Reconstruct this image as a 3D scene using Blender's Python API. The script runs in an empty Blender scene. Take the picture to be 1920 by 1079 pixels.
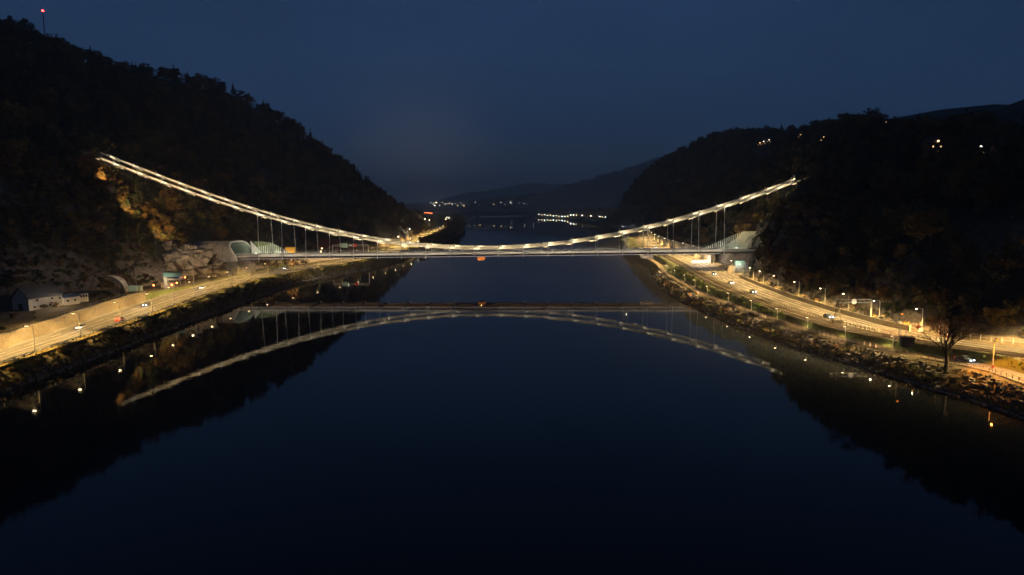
import bpy, bmesh, math, random
import numpy as np
from mathutils import Vector, Matrix
random.seed(7); RNG = np.random.default_rng(11)
R = math.radians
sc = bpy.context.scene
COL = sc.collection

# ------------------------------------------------------------------ camera, sky, sun, exposure
CAM_H, PITCH, ROLL, FPX = 45.06, 0.1163, 0.01262, 1280.0
cam = bpy.data.cameras.new('camera'); cam_o = bpy.data.objects.new('camera', cam); COL.objects.link(cam_o)
cam.sensor_width = 36.0; cam.lens = 36.0 * FPX / 1920.0; cam.clip_start = 0.5; cam.clip_end = 30000
cam_o.matrix_world = Matrix.Translation((0, 0, CAM_H)) @ Matrix.Rotation(math.pi/2 - PITCH, 4, 'X') @ Matrix.Rotation(-ROLL, 4, 'Z')
sc.camera = cam_o

SUN_EL, SUN_ROT = R(8), R(160)
world = bpy.data.worlds.new('World'); sc.world = world; world.use_nodes = True
wn = world.node_tree; bg = wn.nodes['Background']
sky = wn.nodes.new('ShaderNodeTexSky'); sky.sky_type = 'NISHITA'; sky.sun_disc = False
sky.sun_elevation = SUN_EL; sky.sun_rotation = SUN_ROT; sky.air_density = 1.0; sky.dust_density = 0.4; sky.ozone_density = 3.0
tc = wn.nodes.new('ShaderNodeTexCoord'); sx = wn.nodes.new('ShaderNodeSeparateXYZ'); wn.links.new(tc.outputs['Generated'], sx.inputs[0])
rp = wn.nodes.new('ShaderNodeValToRGB'); wn.links.new(sx.outputs['Z'], rp.inputs[0])
cr = rp.color_ramp; cr.elements[0].position = 0.0; cr.elements[0].color = (0.0560, 0.0820, 0.1350, 1)
cr.elements[1].position = 1.0; cr.elements[1].color = (0.0055, 0.0150, 0.0420, 1)
for p_, c_ in ((0.040, (0.0400, 0.0680, 0.1250, 1)), (0.11, (0.0190, 0.0500, 0.1220, 1)), (0.28, (0.0195, 0.0510, 0.1280, 1)), (0.50, (0.0105, 0.0270, 0.0700, 1))):
    e_ = cr.elements.new(p_); e_.color = c_
cloud = wn.nodes.new('ShaderNodeTexNoise'); cloud.inputs['Scale'].default_value = 2.2; cloud.inputs['Detail'].default_value = 6
mp = wn.nodes.new('ShaderNodeMapping'); mp.inputs['Scale'].default_value = (1, 1, 3.0)
wn.links.new(tc.outputs['Generated'], mp.inputs[0]); wn.links.new(mp.outputs[0], cloud.inputs['Vector'])
cm = wn.nodes.new('ShaderNodeMapRange'); cm.inputs['From Min'].default_value = 0.3; cm.inputs['From Max'].default_value = 0.7
cm.inputs['To Min'].default_value = 0.84; cm.inputs['To Max'].default_value = 1.14
wn.links.new(cloud.outputs[0], cm.inputs[0])
mul = wn.nodes.new('ShaderNodeVectorMath'); mul.operation = 'SCALE'
wn.links.new(rp.outputs[0], mul.inputs[0]); wn.links.new(cm.outputs[0], mul.inputs['Scale'])
sks = wn.nodes.new('ShaderNodeVectorMath'); sks.operation = 'SCALE'; sks.inputs['Scale'].default_value = 0.0010
wn.links.new(sky.outputs[0], sks.inputs[0])
add = wn.nodes.new('ShaderNodeVectorMath'); add.operation = 'ADD'
wn.links.new(mul.outputs[0], add.inputs[0]); wn.links.new(sks.outputs[0], add.inputs[1])
gd = Vector((-0.128, 0.990, 0.060)).normalized()   # glow of the lit town over the valley
dt = wn.nodes.new('ShaderNodeVectorMath'); dt.operation = 'DOT_PRODUCT'; dt.inputs[1].default_value = gd; wn.links.new(tc.outputs['Generated'], dt.inputs[0])
pw = wn.nodes.new('ShaderNodeMath'); pw.operation = 'POWER'; pw.inputs[1].default_value = 260; mxz = wn.nodes.new('ShaderNodeMath'); mxz.operation = 'MAXIMUM'; mxz.inputs[1].default_value = 0.0
wn.links.new(dt.outputs['Value'], mxz.inputs[0]); wn.links.new(mxz.outputs[0], pw.inputs[0])
gs = wn.nodes.new('ShaderNodeVectorMath'); gs.operation = 'SCALE'; gs.inputs[0].default_value = (0.050, 0.045, 0.040); wn.links.new(pw.outputs[0], gs.inputs['Scale'])
add2 = wn.nodes.new('ShaderNodeVectorMath'); add2.operation = 'ADD'; wn.links.new(add.outputs[0], add2.inputs[0]); wn.links.new(gs.outputs[0], add2.inputs[1])
wn.links.new(add2.outputs[0], bg.inputs['Color']); bg.inputs['Strength'].default_value = 0.84

sun = bpy.data.lights.new('sun', 'SUN'); sun.energy = 0.004; sun.angle = R(20); sun.color = (0.75, 0.85, 1.0)
sun_o = bpy.data.objects.new('sun', sun); COL.objects.link(sun_o)
sun_o.rotation_euler = (R(50), 0, R(160))

sc.view_settings.view_transform = 'Standard'; sc.view_settings.look = 'None'
sc.view_settings.exposure = 0.0; sc.view_settings.gamma = 1.0; sc.view_settings.use_curve_mapping = False
sc.render.engine = 'CYCLES'
sc.cycles.use_light_tree = True; sc.cycles.max_bounces = 5; sc.cycles.diffuse_bounces = 1; sc.cycles.glossy_bounces = 3
sc.cycles.transparent_max_bounces = 8; sc.cycles.volume_bounces = 1; sc.cycles.sample_clamp_indirect = 2.0; sc.cycles.sample_clamp_direct = 12.0
sc.cycles.caustics_reflective = False; sc.cycles.caustics_refractive = False
sc.cycles.use_denoising = True; sc.cycles.use_adaptive_sampling = True; sc.cycles.adaptive_threshold = 0.02

# light levels (W)
STREET_W, CABLE_W, PORTAL_W = 330000, 560, 4200
WARM = (1.0, 0.60, 0.18); WARMW = (1.0, 0.78, 0.46); CREAM = (1.0, 0.86, 0.60); WHITE = (0.92, 0.97, 1.0); SODIUM = (1.0, 0.30, 0.03)

# ------------------------------------------------------------------ pixel helpers (a pixel gives a direction, the ground gives the distance)
def ray(px, py):
    du, dv = px - 960.0, py - 539.5; c, s = math.cos(ROLL), math.sin(ROLL)
    u, v = du*c - dv*s, du*s + dv*c; c, s = math.cos(PITCH), math.sin(PITCH)
    return Vector((u, FPX*c - v*s, -FPX*s - v*c))
def gp(px, py, z):
    r = ray(px, py); t = (z - CAM_H) / r.z
    return Vector((r.x*t, r.y*t, z))
def at(px, py, D):
    r = ray(px, py); t = D / r.y
    return Vector((r.x*t, D, CAM_H + r.z*t))

# ------------------------------------------------------------------ materials
MATS = {}
def mat(name, col, rough=0.8, metal=0.0, noise=0.0, nscale=1.0, emit=None, es=0.0, rand=0.0, bump=0.0, detail=4.0, col2=None, spec=0.3, trans=False):
    if name in MATS: return MATS[name]
    m = bpy.data.materials.new(name); m.use_nodes = True; nt = m.node_tree; b = nt.nodes['Principled BSDF']
    b.inputs['Roughness'].default_value = rough; b.inputs['Metallic'].default_value = metal
    b.inputs['Specular IOR Level'].default_value = spec
    b.inputs['Base Color'].default_value = (*col, 1)
    if emit is not None:
        b.inputs['Emission Color'].default_value = (*emit, 1); b.inputs['Emission Strength'].default_value = es
    src = None
    if noise > 0 or col2:
        tcn = nt.nodes.new('ShaderNodeTexCoord'); nz = nt.nodes.new('ShaderNodeTexNoise')
        nz.inputs['Scale'].default_value = nscale; nz.inputs['Detail'].default_value = detail; nz.inputs['Roughness'].default_value = 0.65
        geo = nt.nodes.new('ShaderNodeNewGeometry'); nt.links.new(geo.outputs['Position'], nz.inputs['Vector'])
        ramp = nt.nodes.new('ShaderNodeValToRGB'); nt.links.new(nz.outputs[0], ramp.inputs[0])
        c2 = col2 or tuple(min(1, c*(1+noise)) for c in col); c1 = col if col2 else tuple(c*(1-noise) for c in col)
        ramp.color_ramp.elements[0].position = 0.34; ramp.color_ramp.elements[0].color = (*c1, 1)
        ramp.color_ramp.elements[1].position = 0.66; ramp.color_ramp.elements[1].color = (*c2, 1)
        src = ramp.outputs[0]
        if bump > 0:
            bp = nt.nodes.new('ShaderNodeBump'); bp.inputs['Strength'].default_value = bump; bp.inputs['Distance'].default_value = 0.3
            nt.links.new(nz.outputs[0], bp.inputs['Height']); nt.links.new(bp.outputs[0], b.inputs['Normal'])
    if rand > 0:
        oi = nt.nodes.new('ShaderNodeObjectInfo'); hs = nt.nodes.new('ShaderNodeHueSaturation')
        mr = nt.nodes.new('ShaderNodeMapRange'); mr.inputs['To Min'].default_value = 1-rand; mr.inputs['To Max'].default_value = 1+rand
        nt.links.new(oi.outputs['Random'], mr.inputs[0]); nt.links.new(mr.outputs[0], hs.inputs['Value'])
        mh = nt.nodes.new('ShaderNodeMapRange'); mh.inputs['To Min'].default_value = 0.485; mh.inputs['To Max'].default_value = 0.52
        nt.links.new(oi.outputs['Random'], mh.inputs[0]); nt.links.new(mh.outputs[0], hs.inputs['Hue'])
        if src: nt.links.new(src, hs.inputs['Color'])
        else: hs.inputs['Color'].default_value = (*col, 1)
        src = hs.outputs[0]
    if src: nt.links.new(src, b.inputs['Base Color'])
    MATS[name] = m; return m
def glow(name, col, s):
    return mat(name, (0.02, 0.02, 0.02), emit=col, es=s)

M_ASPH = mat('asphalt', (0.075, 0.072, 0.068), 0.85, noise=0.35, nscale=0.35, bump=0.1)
def add_wear_and_light_trails(m):  # tyre wear streaks along the road, also painted in place of light trails
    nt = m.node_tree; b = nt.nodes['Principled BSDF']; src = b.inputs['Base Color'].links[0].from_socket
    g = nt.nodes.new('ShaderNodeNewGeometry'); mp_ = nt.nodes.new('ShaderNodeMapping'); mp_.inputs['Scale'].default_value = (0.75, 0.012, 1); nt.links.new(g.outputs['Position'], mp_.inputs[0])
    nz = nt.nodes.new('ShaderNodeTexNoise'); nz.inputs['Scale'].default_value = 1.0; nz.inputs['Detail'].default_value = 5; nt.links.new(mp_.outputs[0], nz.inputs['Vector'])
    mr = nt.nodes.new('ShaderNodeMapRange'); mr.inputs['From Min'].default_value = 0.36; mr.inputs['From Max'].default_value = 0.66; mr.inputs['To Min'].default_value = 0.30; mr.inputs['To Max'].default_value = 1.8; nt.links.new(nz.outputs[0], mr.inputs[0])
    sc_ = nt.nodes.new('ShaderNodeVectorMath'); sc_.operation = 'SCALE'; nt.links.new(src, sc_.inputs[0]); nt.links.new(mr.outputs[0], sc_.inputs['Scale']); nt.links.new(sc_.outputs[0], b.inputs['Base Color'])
add_wear_and_light_trails(M_ASPH)
M_ASPH2 = mat('asphalt_lane', (0.055, 0.054, 0.053), 0.85, noise=0.4, nscale=0.6)
M_PATH = mat('path_gravel', (0.24, 0.20, 0.15), 0.9, noise=0.3, nscale=1.3, bump=0.1)
M_PAINT = mat('road_paint', (0.75, 0.74, 0.70), 0.6, noise=0.15, nscale=3)
M_CONC = mat('concrete', (0.30, 0.285, 0.26), 0.85, noise=0.22, nscale=0.5, bump=0.15)
M_CONCD = mat('concrete_weathered', (0.19, 0.175, 0.155), 0.9, noise=0.35, nscale=0.35, bump=0.2)
M_STEEL = mat('painted_steel', (0.36, 0.35, 0.33), 0.45, 0.0, noise=0.12, nscale=0.8)
M_STEELD = mat('dark_steel', (0.055, 0.052, 0.050), 0.5, noise=0.25, nscale=0.7)
M_GALV = mat('galvanised_steel', (0.34, 0.35, 0.36), 0.4, 0.6, noise=0.15, nscale=1.5)
M_ROPE = mat('white_rope', (0.62, 0.60, 0.55), 0.5, noise=0.10, nscale=0.6)
M_WHITE = mat('white_paint', (0.72, 0.71, 0.68), 0.6, noise=0.10, nscale=0.7)
M_STONE = mat('stone_wall', (0.17, 0.145, 0.11), 0.95, nscale=1.1, bump=0.6, detail=8, col2=(0.34, 0.29, 0.22))
M_ROCK = mat('limestone_rock', (0.15, 0.12, 0.085), 0.95, nscale=0.35, bump=0.9, detail=10, col2=(0.38, 0.31, 0.22))
M_RIP = mat('riprap_stone', (0.10, 0.105, 0.11), 0.9, noise=0.4, nscale=0.7, rand=0.5)
M_GRASS = mat('grass', (0.045, 0.062, 0.016), 0.95, nscale=0.6, bump=0.5, detail=8, col2=(0.085, 0.115, 0.028))
M_SCRUB = mat('bank_scrub', (0.040, 0.036, 0.016), 0.95, nscale=0.35, bump=0.9, detail=10, col2=(0.085, 0.072, 0.030))
M_SOIL = mat('forest_floor', (0.030, 0.026, 0.018), 0.95, nscale=0.12, bump=0.8, detail=10, col2=(0.062, 0.050, 0.032))
def add_slope_rock(m):
    nt = m.node_tree; b = nt.nodes['Principled BSDF']; src = b.inputs['Base Color'].links[0].from_socket
    g = nt.nodes.new('ShaderNodeNewGeometry'); sp = nt.nodes.new('ShaderNodeSeparateXYZ'); nt.links.new(g.outputs['True Normal'], sp.inputs[0])
    mr = nt.nodes.new('ShaderNodeMapRange'); mr.inputs['From Min'].default_value = 0.66; mr.inputs['From Max'].default_value = 0.50; nt.links.new(sp.outputs['Z'], mr.inputs[0])
    nz = nt.nodes.new('ShaderNodeTexNoise'); nz.inputs['Scale'].default_value = 0.5; nz.inputs['Detail'].default_value = 9; nt.links.new(g.outputs['Position'], nz.inputs['Vector'])
    rr = nt.nodes.new('ShaderNodeValToRGB'); rr.color_ramp.elements[0].position = 0.35; rr.color_ramp.elements[0].color = (0.07, 0.058, 0.045, 1)
    rr.color_ramp.elements[1].position = 0.7; rr.color_ramp.elements[1].color = (0.24, 0.20, 0.155, 1); nt.links.new(nz.outputs[0], rr.inputs[0])
    mx = nt.nodes.new('ShaderNodeMix'); mx.data_type = 'RGBA'; nt.links.new(mr.outputs[0], mx.inputs['Factor']); nt.links.new(src, mx.inputs[6]); nt.links.new(rr.outputs[0], mx.inputs[7])
    nt.links.new(mx.outputs[2], b.inputs['Base Color'])
add_slope_rock(M_SOIL)
M_BED = mat('railway_ballast', (0.085, 0.075, 0.066), 0.95, noise=0.4, nscale=2.5, bump=0.4)
M_RAIL = mat('rail_steel', (0.30, 0.28, 0.26), 0.3, 0.8)
M_WOOD = mat('sleeper_wood', (0.07, 0.055, 0.04), 0.9, noise=0.3, nscale=2)
M_BARK = mat('bark', (0.055, 0.045, 0.035), 0.9, noise=0.3, nscale=2, rand=0.3)
M_LEAF = mat('autumn_leaves', (0.11, 0.066, 0.020), 0.8, nscale=0.25, rand=0.45, col2=(0.19, 0.105, 0.028))
M_LEAFD = mat('dull_leaves', (0.062, 0.056, 0.022), 0.8, nscale=0.25, rand=0.4, col2=(0.105, 0.082, 0.032))
M_NEEDLE = mat('conifer_needles', (0.020, 0.034, 0.014), 0.85, nscale=0.4, rand=0.3, col2=(0.035, 0.05, 0.02))
M_SHRUB = mat('shrub_leaves', (0.042, 0.056, 0.015), 0.85, nscale=0.5, rand=0.45, col2=(0.085, 0.085, 0.024))
M_GREEN = mat('green_foliage', (0.05, 0.095, 0.018), 0.85, nscale=0.5, rand=0.3, col2=(0.10, 0.15, 0.03))
M_ROOFR = mat('red_tiles', (0.16, 0.045, 0.03), 0.8, noise=0.3, nscale=1.2)
M_ROOFD = mat('dark_roof', (0.035, 0.035, 0.042), 0.7, noise=0.3, nscale=1.0)
M_PLAST = mat('pale_plaster', (0.52, 0.48, 0.44), 0.9, noise=0.12, nscale=0.4)
M_YELLOW = mat('yellow_plaster', (0.60, 0.42, 0.10), 0.9, noise=0.1, nscale=0.6)
M_BRICK = mat('brown_boards', (0.15, 0.085, 0.055), 0.9, noise=0.25, nscale=0.8)
M_GLASS = mat('window_glass', (0.01, 0.012, 0.015), 0.08, spec=0.5)
M_RUB = mat('rubber', (0.012, 0.012, 0.012), 0.8)
M_RED = mat('red_paint', (0.42, 0.03, 0.025), 0.5)
M_BLUE = mat('blue_sign', (0.02, 0.05, 0.28), 0.5)
M_ORANGE = mat('orange_tarp', (0.55, 0.20, 0.04), 0.8, noise=0.15, nscale=1)
M_GREENS = mat('green_panel', (0.20, 0.30, 0.25), 0.6, noise=0.15, nscale=1)
G_WARM = glow('lamp_warm', (1.0, 0.72, 0.34), 420); G_WARMW = glow('lamp_warm_white', WARMW, 420); G_SOD = glow('lamp_sodium', (1.0, 0.24, 0.012), 6.0)
G_CREAM = glow('led_cream', CREAM, 2.5); G_STRIP = glow('led_strip', (1.0, 0.86, 0.80), 0.75); G_REDL = glow('lamp_red', (1.0, 0.02, 0.02), 40)
G_HEAD = glow('headlight', (0.9, 0.96, 1.0), 150); G_TAIL = glow('taillight', (1.0, 0.03, 0.02), 9)
G_WIN = glow('lit_window', (1.0, 0.72, 0.36), 3.0); G_FAR = glow('far_lamp', (1.0, 0.90, 0.72), 60); G_FARO = glow('far_lamp_orange', (1.0, 0.66, 0.30), 70)
G_FARW = glow('far_lamp_white', (0.85, 0.95, 1.0), 90); G_ORL = glow('signal_red', (1.0, 0.16, 0.04), 26); G_SIGNW = glow('lit_sign', (1.0, 0.95, 0.85), 1.6)
G_PINK = glow('lit_sign_pink', (0.9, 0.6, 1.0), 12)

# ------------------------------------------------------------------ mesh builder
class MB:
    def __init__(self): self.v = []; self.f = []; self.m = []
    def add(self, vs, fs, mi=0):
        n = len(self.v); self.v += [tuple(p) for p in vs]; self.f += [tuple(n+i for i in f) for f in fs]; self.m += [mi]*len(fs); return self
    def box(self, c, s, mi=0, ax=(1, 0, 0), ay=None, az=(0, 0, 1)):
        ax = Vector(ax).normalized(); az = Vector(az); ay = Vector(ay).normalized() if ay is not None else az.cross(ax).normalized(); az = ax.cross(ay).normalized()
        c = Vector(c); hx, hy, hz = s[0]/2, s[1]/2, s[2]/2
        vs = [c + ax*hx*i + ay*hy*j + az*hz*k for k in (-1, 1) for j in (-1, 1) for i in (-1, 1)]
        return self.add(vs, [(0, 2, 3, 1), (4, 5, 7, 6), (0, 1, 5, 4), (2, 6, 7, 3), (0, 4, 6, 2), (1, 3, 7, 5)], mi)
    def tube(self, pts, r, n=6, mi=0, cap=True):
        pts = [Vector(p) for p in pts]; k = len(pts); rs = r if isinstance(r, (list, tuple)) else [r]*k; vs = []
        for i, p in enumerate(pts):
            d = (pts[min(i+1, k-1)] - pts[max(i-1, 0)]).normalized(); up = Vector((0, 0, 1)) if abs(d.z) < 0.95 else Vector((1, 0, 0))
            a = d.cross(up).normalized(); b = a.cross(d).normalized()
            for j in range(n):
                t = 2*math.pi*j/n; vs.append(p + a*math.cos(t)*rs[i] + b*math.sin(t)*rs[i])
        fs = [(i*n+j, i*n+(j+1) % n, (i+1)*n+(j+1) % n, (i+1)*n+j) for i in range(k-1) for j in range(n)]
        if cap: fs += [tuple(range(n-1, -1, -1)), tuple((k-1)*n+j for j in range(n))]
        return self.add(vs, fs, mi)
    def sweep(self, pts, prof, mi=0, cap=True):
        """sweep a closed profile [(side, up)] along a polyline; side is to the right of travel, horizontal"""
        pts = [Vector(p) for p in pts]; k = len(pts); n = len(prof); vs = []
        for i, p in enumerate(pts):
            d = pts[min(i+1, k-1)] - pts[max(i-1, 0)]; d.z = 0; d.normalize(); s = Vector((d.y, -d.x, 0))
            for a, b in prof: vs.append(p + s*a + Vector((0, 0, b)))
        fs = [(i*n+j, i*n+(j+1) % n, (i+1)*n+(j+1) % n, (i+1)*n+j) for i in range(k-1) for j in range(n)]
        if cap: fs += [tuple(range(n-1, -1, -1)), tuple((k-1)*n+j for j in range(n))]
        return self.add(vs, fs, mi)
    def mesh(self, name, mats, smooth=False):
        me = bpy.data.meshes.new(name); me.from_pydata(self.v, [], self.f)
        for m in (mats if isinstance(mats, (list, tuple)) else [mats]): me.materials.append(m)
        if len(set(self.m)) > 1: me.polygons.foreach_set('material_index', self.m)
        if smooth: me.polygons.foreach_set('use_smooth', [True]*len(self.f))
        bm = bmesh.new(); bm.from_mesh(me); bmesh.ops.recalc_face_normals(bm, faces=bm.faces); bm.to_mesh(me); bm.free()
        me.update(); return me
    def build(self, name, mats, parent=None, smooth=False, loc=None):
        return link(name, self.mesh(name, mats, smooth), parent, loc)
def link(name, data, parent=None, loc=None):
    o = bpy.data.objects.new(name, data); COL.objects.link(o)
    if loc is not None: o.location = loc
    if parent is not None: o.parent = parent
    return o
def tag(o, label, cat, group=None):
    o['label'] = label; o['category'] = cat
    if group: o['group'] = group
    return o
def thing(name, label, cat, loc=(0, 0, 0), rz=0.0, group=None):
    o = link(name, None, None, loc); o.rotation_euler = (0, 0, rz); o.empty_display_size = 1; return tag(o, label, cat, group)
def struct(o): o['kind'] = 'structure'; return o
def stuff(o): o['kind'] = 'stuff'; return o
def light(name, kind, loc, energy, color, parent=None, spot=None, blend=0.4, rad=0.15, direc=None):
    l = bpy.data.lights.new(name, kind); l.energy = energy; l.color = color; l.shadow_soft_size = rad
    if kind == 'SPOT': l.spot_size = spot; l.spot_blend = blend
    o = bpy.data.objects.new(name, l); COL.objects.link(o); o.location = loc
    if direc is not None: o.rotation_euler = Vector(direc).to_track_quat('-Z', 'Y').to_euler()
    if parent is not None: o.parent = parent
    return o
def smooth_line(pts, step):
    pts = [Vector(p) for p in pts]; P = [pts[0]*2-pts[1]] + pts + [pts[-1]*2-pts[-2]]; out = []
    for i in range(1, len(P)-2):
        p0, p1, p2, p3 = P[i-1:i+3]; n = max(1, int((p2-p1).length/step))
        for k in range(n):
            t = k/n; out.append(0.5*((2*p1) + (p2-p0)*t + (2*p0-5*p1+4*p2-p3)*t*t + (3*p1-p0-3*p2+p3)*t**3))
    out.append(pts[-1]); return out
def even(pts, step):
    out = [pts[0]]; acc = 0.0
    for a, b in zip(pts, pts[1:]):
        L = (b-a).length
        while L > 0 and acc + L >= step:
            a = a + (b-a)*((step-acc)/L); L = (b-a).length; acc = 0.0; out.append(a)
        acc += L
    return out
def offset_line(pts, o):
    out = []
    for i, p in enumerate(pts):
        d = pts[min(i+1, len(pts)-1)] - pts[max(i-1, 0)]; d = Vector((d.x, d.y, 0)).normalized(); out.append(p + Vector((d.y, -d.x, 0))*o)
    return out
ORD = ['nearest', 'second', 'third', 'fourth', 'fifth', 'sixth', 'seventh', 'eighth', 'ninth', 'tenth', 'eleventh', 'twelfth', 'thirteenth', 'fourteenth', 'fifteenth',
       'sixteenth', 'seventeenth', 'eighteenth', 'nineteenth', 'twentieth', 'twenty-first', 'twenty-second', 'twenty-third', 'twenty-fourth']

# ------------------------------------------------------------------ the valley: plan lines as x(y)
def fn(pairs):
    ys, xs = zip(*pairs); ys, xs = np.array(ys, float), np.array(xs, float)
    return lambda y: np.interp(y, ys, xs)
LW = fn([(-400, -130), (150, -130), (200, -129.5), (245, -131.5), (280, -132.5), (320, -131.5), (345, -133), (413, -134), (450, -129), (490, -114), (530, -104), (583, -96), (650, -92), (900, -91), (1200, -90), (1500, -100), (2000, -140), (2432, -165), (3000, -260), (3600, -420)])
LA = fn([(-400, -135), (100, -136), (176, -138), (212, -140), (269, -144), (322, -148.5), (370, -151), (420, -150), (460, -141), (500, -130), (562, -118), (650, -109), (800, -104), (980, -108), (1200, -118), (1400, -135), (1700, -170)])
LB = fn([(-400, -147), (100, -148), (197, -152), (218, -155), (276, -163), (327, -169), (380, -171), (425, -169.5), (468, -168), (515, -160), (573, -143), (655, -131), (789, -121), (978, -125), (1200, -136), (1400, -153), (1700, -188)])
LF = fn([(-400, -185), (150, -205), (200, -222), (260, -236), (300, -234), (340, -207), (380, -192), (420, -186), (468, -184), (515, -186), (573, -180), (610, -165), (655, -146), (789, -130), (978, -134), (1200, -147), (1400, -166), (1700, -205), (3600, -600)])
LT = fn([(-400, 5), (150, 6), (190, 8.6), (300, 9.2), (335, 7), (370, 5.5), (450, 5.5), (520, 7), (600, 7), (700, 5.5), (1400, 5.5)])
LC = fn([(-400, -400), (420, -394), (505, -394), (640, -405), (733, -378), (823, -337), (860, -290), (886, -249), (950, -208), (980, -184), (1020, -165), (1150, -172), (1400, -200), (1700, -260), (3600, -700)])
LH = fn([(-400, 150), (300, 165), (420, 171), (505, 172), (570, 186), (640, 189), (690, 180), (733, 186), (790, 182), (823, 188), (846, 165), (870, 138), (890, 116), (920, 96), (950, 84), (985, 62), (1020, 42), (1100, 24), (1250, 20), (1400, 30), (1700, 34), (2200, 26), (3600, 12)])
RW = fn([(-400, 112), (120, 109), (140, 106), (152, 104.5), (163, 101), (179, 98), (191, 95), (206, 91.5), (220, 88.5), (240, 85.5), (260, 83.5), (280, 82), (323, 80), (354, 80.5), (408, 86), (450, 93), (502, 99), (560, 100), (620, 101), (703, 111), (800, 126), (950, 149), (1200, 183), (1560, 220), (2100, 231), (2740, 214), (3100, 150), (3400, 40)])
RP = fn([(-400, 120), (120, 119), (155, 118.6), (165, 118.9), (173, 115.6), (180, 111.8), (189, 108.3), (196, 105.4), (206.5, 101.6), (218, 98.6), (230, 96.7), (244.5, 95), (258, 93.6), (271, 93), (288, 92), (309, 90.4), (323, 89.6), (345, 91.6), (368, 92.8), (396, 94), (433, 97), (485, 105), (530, 109), (600, 112), (700, 121), (800, 136)])
RT = lambda y: RA(y) - 4.0
RA = fn([(-400, 139), (120, 138), (165, 136), (173, 132.5), (180, 126.5), (188, 120), (196, 115.4), (206, 111.2), (217, 108.2), (230, 106.6), (257, 104.8), (301, 104.6), (331, 105.2), (380, 109.2), (420, 114), (456, 118), (508, 123), (560, 126), (620, 128), (700, 137), (800, 152), (900, 168), (1100, 194), (1300, 210), (1560, 227), (1900, 250), (2700, 233), (3100, 168), (3400, 68)])
RB = fn([(-400, 146), (120, 149), (165, 147), (173, 143), (180, 136.5), (188, 129.5), (196, 124.6), (206, 121), (217, 118.8), (245, 116.7), (282, 116.2), (329, 119), (364, 122.5), (400, 127), (437, 132), (508, 138), (560, 141), (620, 143), (700, 150), (800, 164), (900, 180), (1100, 206), (1300, 221), (1560, 238), (1900, 262), (2700, 245), (3100, 180), (3400, 80)])
RF = lambda y: RB(y) + np.interp(y, [-400, 150, 190, 210, 350, 365, 380, 395, 410, 430, 450, 520, 800], [14, 14, 8, 4.0, 4.0, 6, 11, 17, 18.5, 14, 9, 6, 6])
RE = fn([(-400, 0.75), (340, 0.75), (395, 0.45), (415, 0.45), (450, 0.7), (600, 0.8), (3400, 0.8)])
RC = fn([(-400, 200), (120, 193), (200, 188), (269, 186), (333, 187), (390, 190), (433, 196), (480, 222), (560, 262), (650, 295), (800, 322), (900, 325), (1000, 314), (1100, 312), (1250, 300), (1350, 284), (1420, 276), (1500, 266), (1560, 258), (1620, 252), (1700, 275), (1900, 305), (2700, 290), (3100, 230), (3400, 140)])
RH = fn([(-400, 50), (120, 52), (200, 55), (269, 60), (300, 65), (333, 70), (390, 74), (433, 74), (480, 78), (560, 92), (650, 104), (800, 116), (900, 126), (1000, 138), (1100, 141), (1250, 128), (1350, 118), (1420, 104), (1500, 84), (1560, 60), (1620, 36), (1700, 20), (2100, 24), (2700, 32), (3100, 34), (3400, 30)])
ZL, ZR, ZP = 5.0, 6.0, 3.7

_noise_grid = RNG.normal(0, 1, (64, 64))
def vnoise(x, y, s):
    x = np.asarray(x, float)/s; y = np.asarray(y, float)/s; i = np.floor(x).astype(int); j = np.floor(y).astype(int); fx = x-i; fy = y-j
    fx = fx*fx*(3-2*fx); fy = fy*fy*(3-2*fy); g = lambda a, b: _noise_grid[a % 64, b % 64]
    return (g(i, j)*(1-fx)+g(i+1, j)*fx)*(1-fy) + (g(i, j+1)*(1-fx)+g(i+1, j+1)*fx)*fy
def rough(x, y): return 4.2*vnoise(x, y, 47) + 2.2*vnoise(x+31, y, 19) + 1.1*vnoise(x, y+77, 8.5)

def left_row(y, nsl=46):
    w, a, b, f, c = LW(y), LA(y), LB(y), LF(y), LC(y); t, h = LT(y), LH(y)
    xs = [0.5*(w+0), w+14, w+3, w+0.6, w-0.6]; zs = [-6, -4, -0.9, -0.15, 0.25]
    e = a + 1.6
    for k in (0.3, 0.6, 0.85): xs.append(w-0.6+(e-w+0.6)*k); zs.append(0.25+(ZL-0.25)*k**0.85)
    xs += [e, a, (a+b)/2, b, b-0.7, b-1.3]; zs += [ZL-0.06]*5 + [t]
    f = min(f, b-3)
    for k in (0.33, 0.66, 1.0): xs.append(b-1.3+(f-b+1.3)*k); zs.append(t)
    for k in range(1, nsl+1):
        u = k/nsl; x = f+(c-f)*u; g = u**0.80
        am = min(1, u*5)*min(1, (1-u)*6+0.3)
        xs.append(x); zs.append(t+(h-t)*g + am*float(rough(x, y)))
    for d in (20, 45, 80, 140, 240, 420, 800, 1500): xs.append(c-d); zs.append(h*(1-0.10*min(1, d/200)) - 0.02*d + 1.5*float(rough(c-d, y)) - 3)
    return xs, zs
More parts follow.
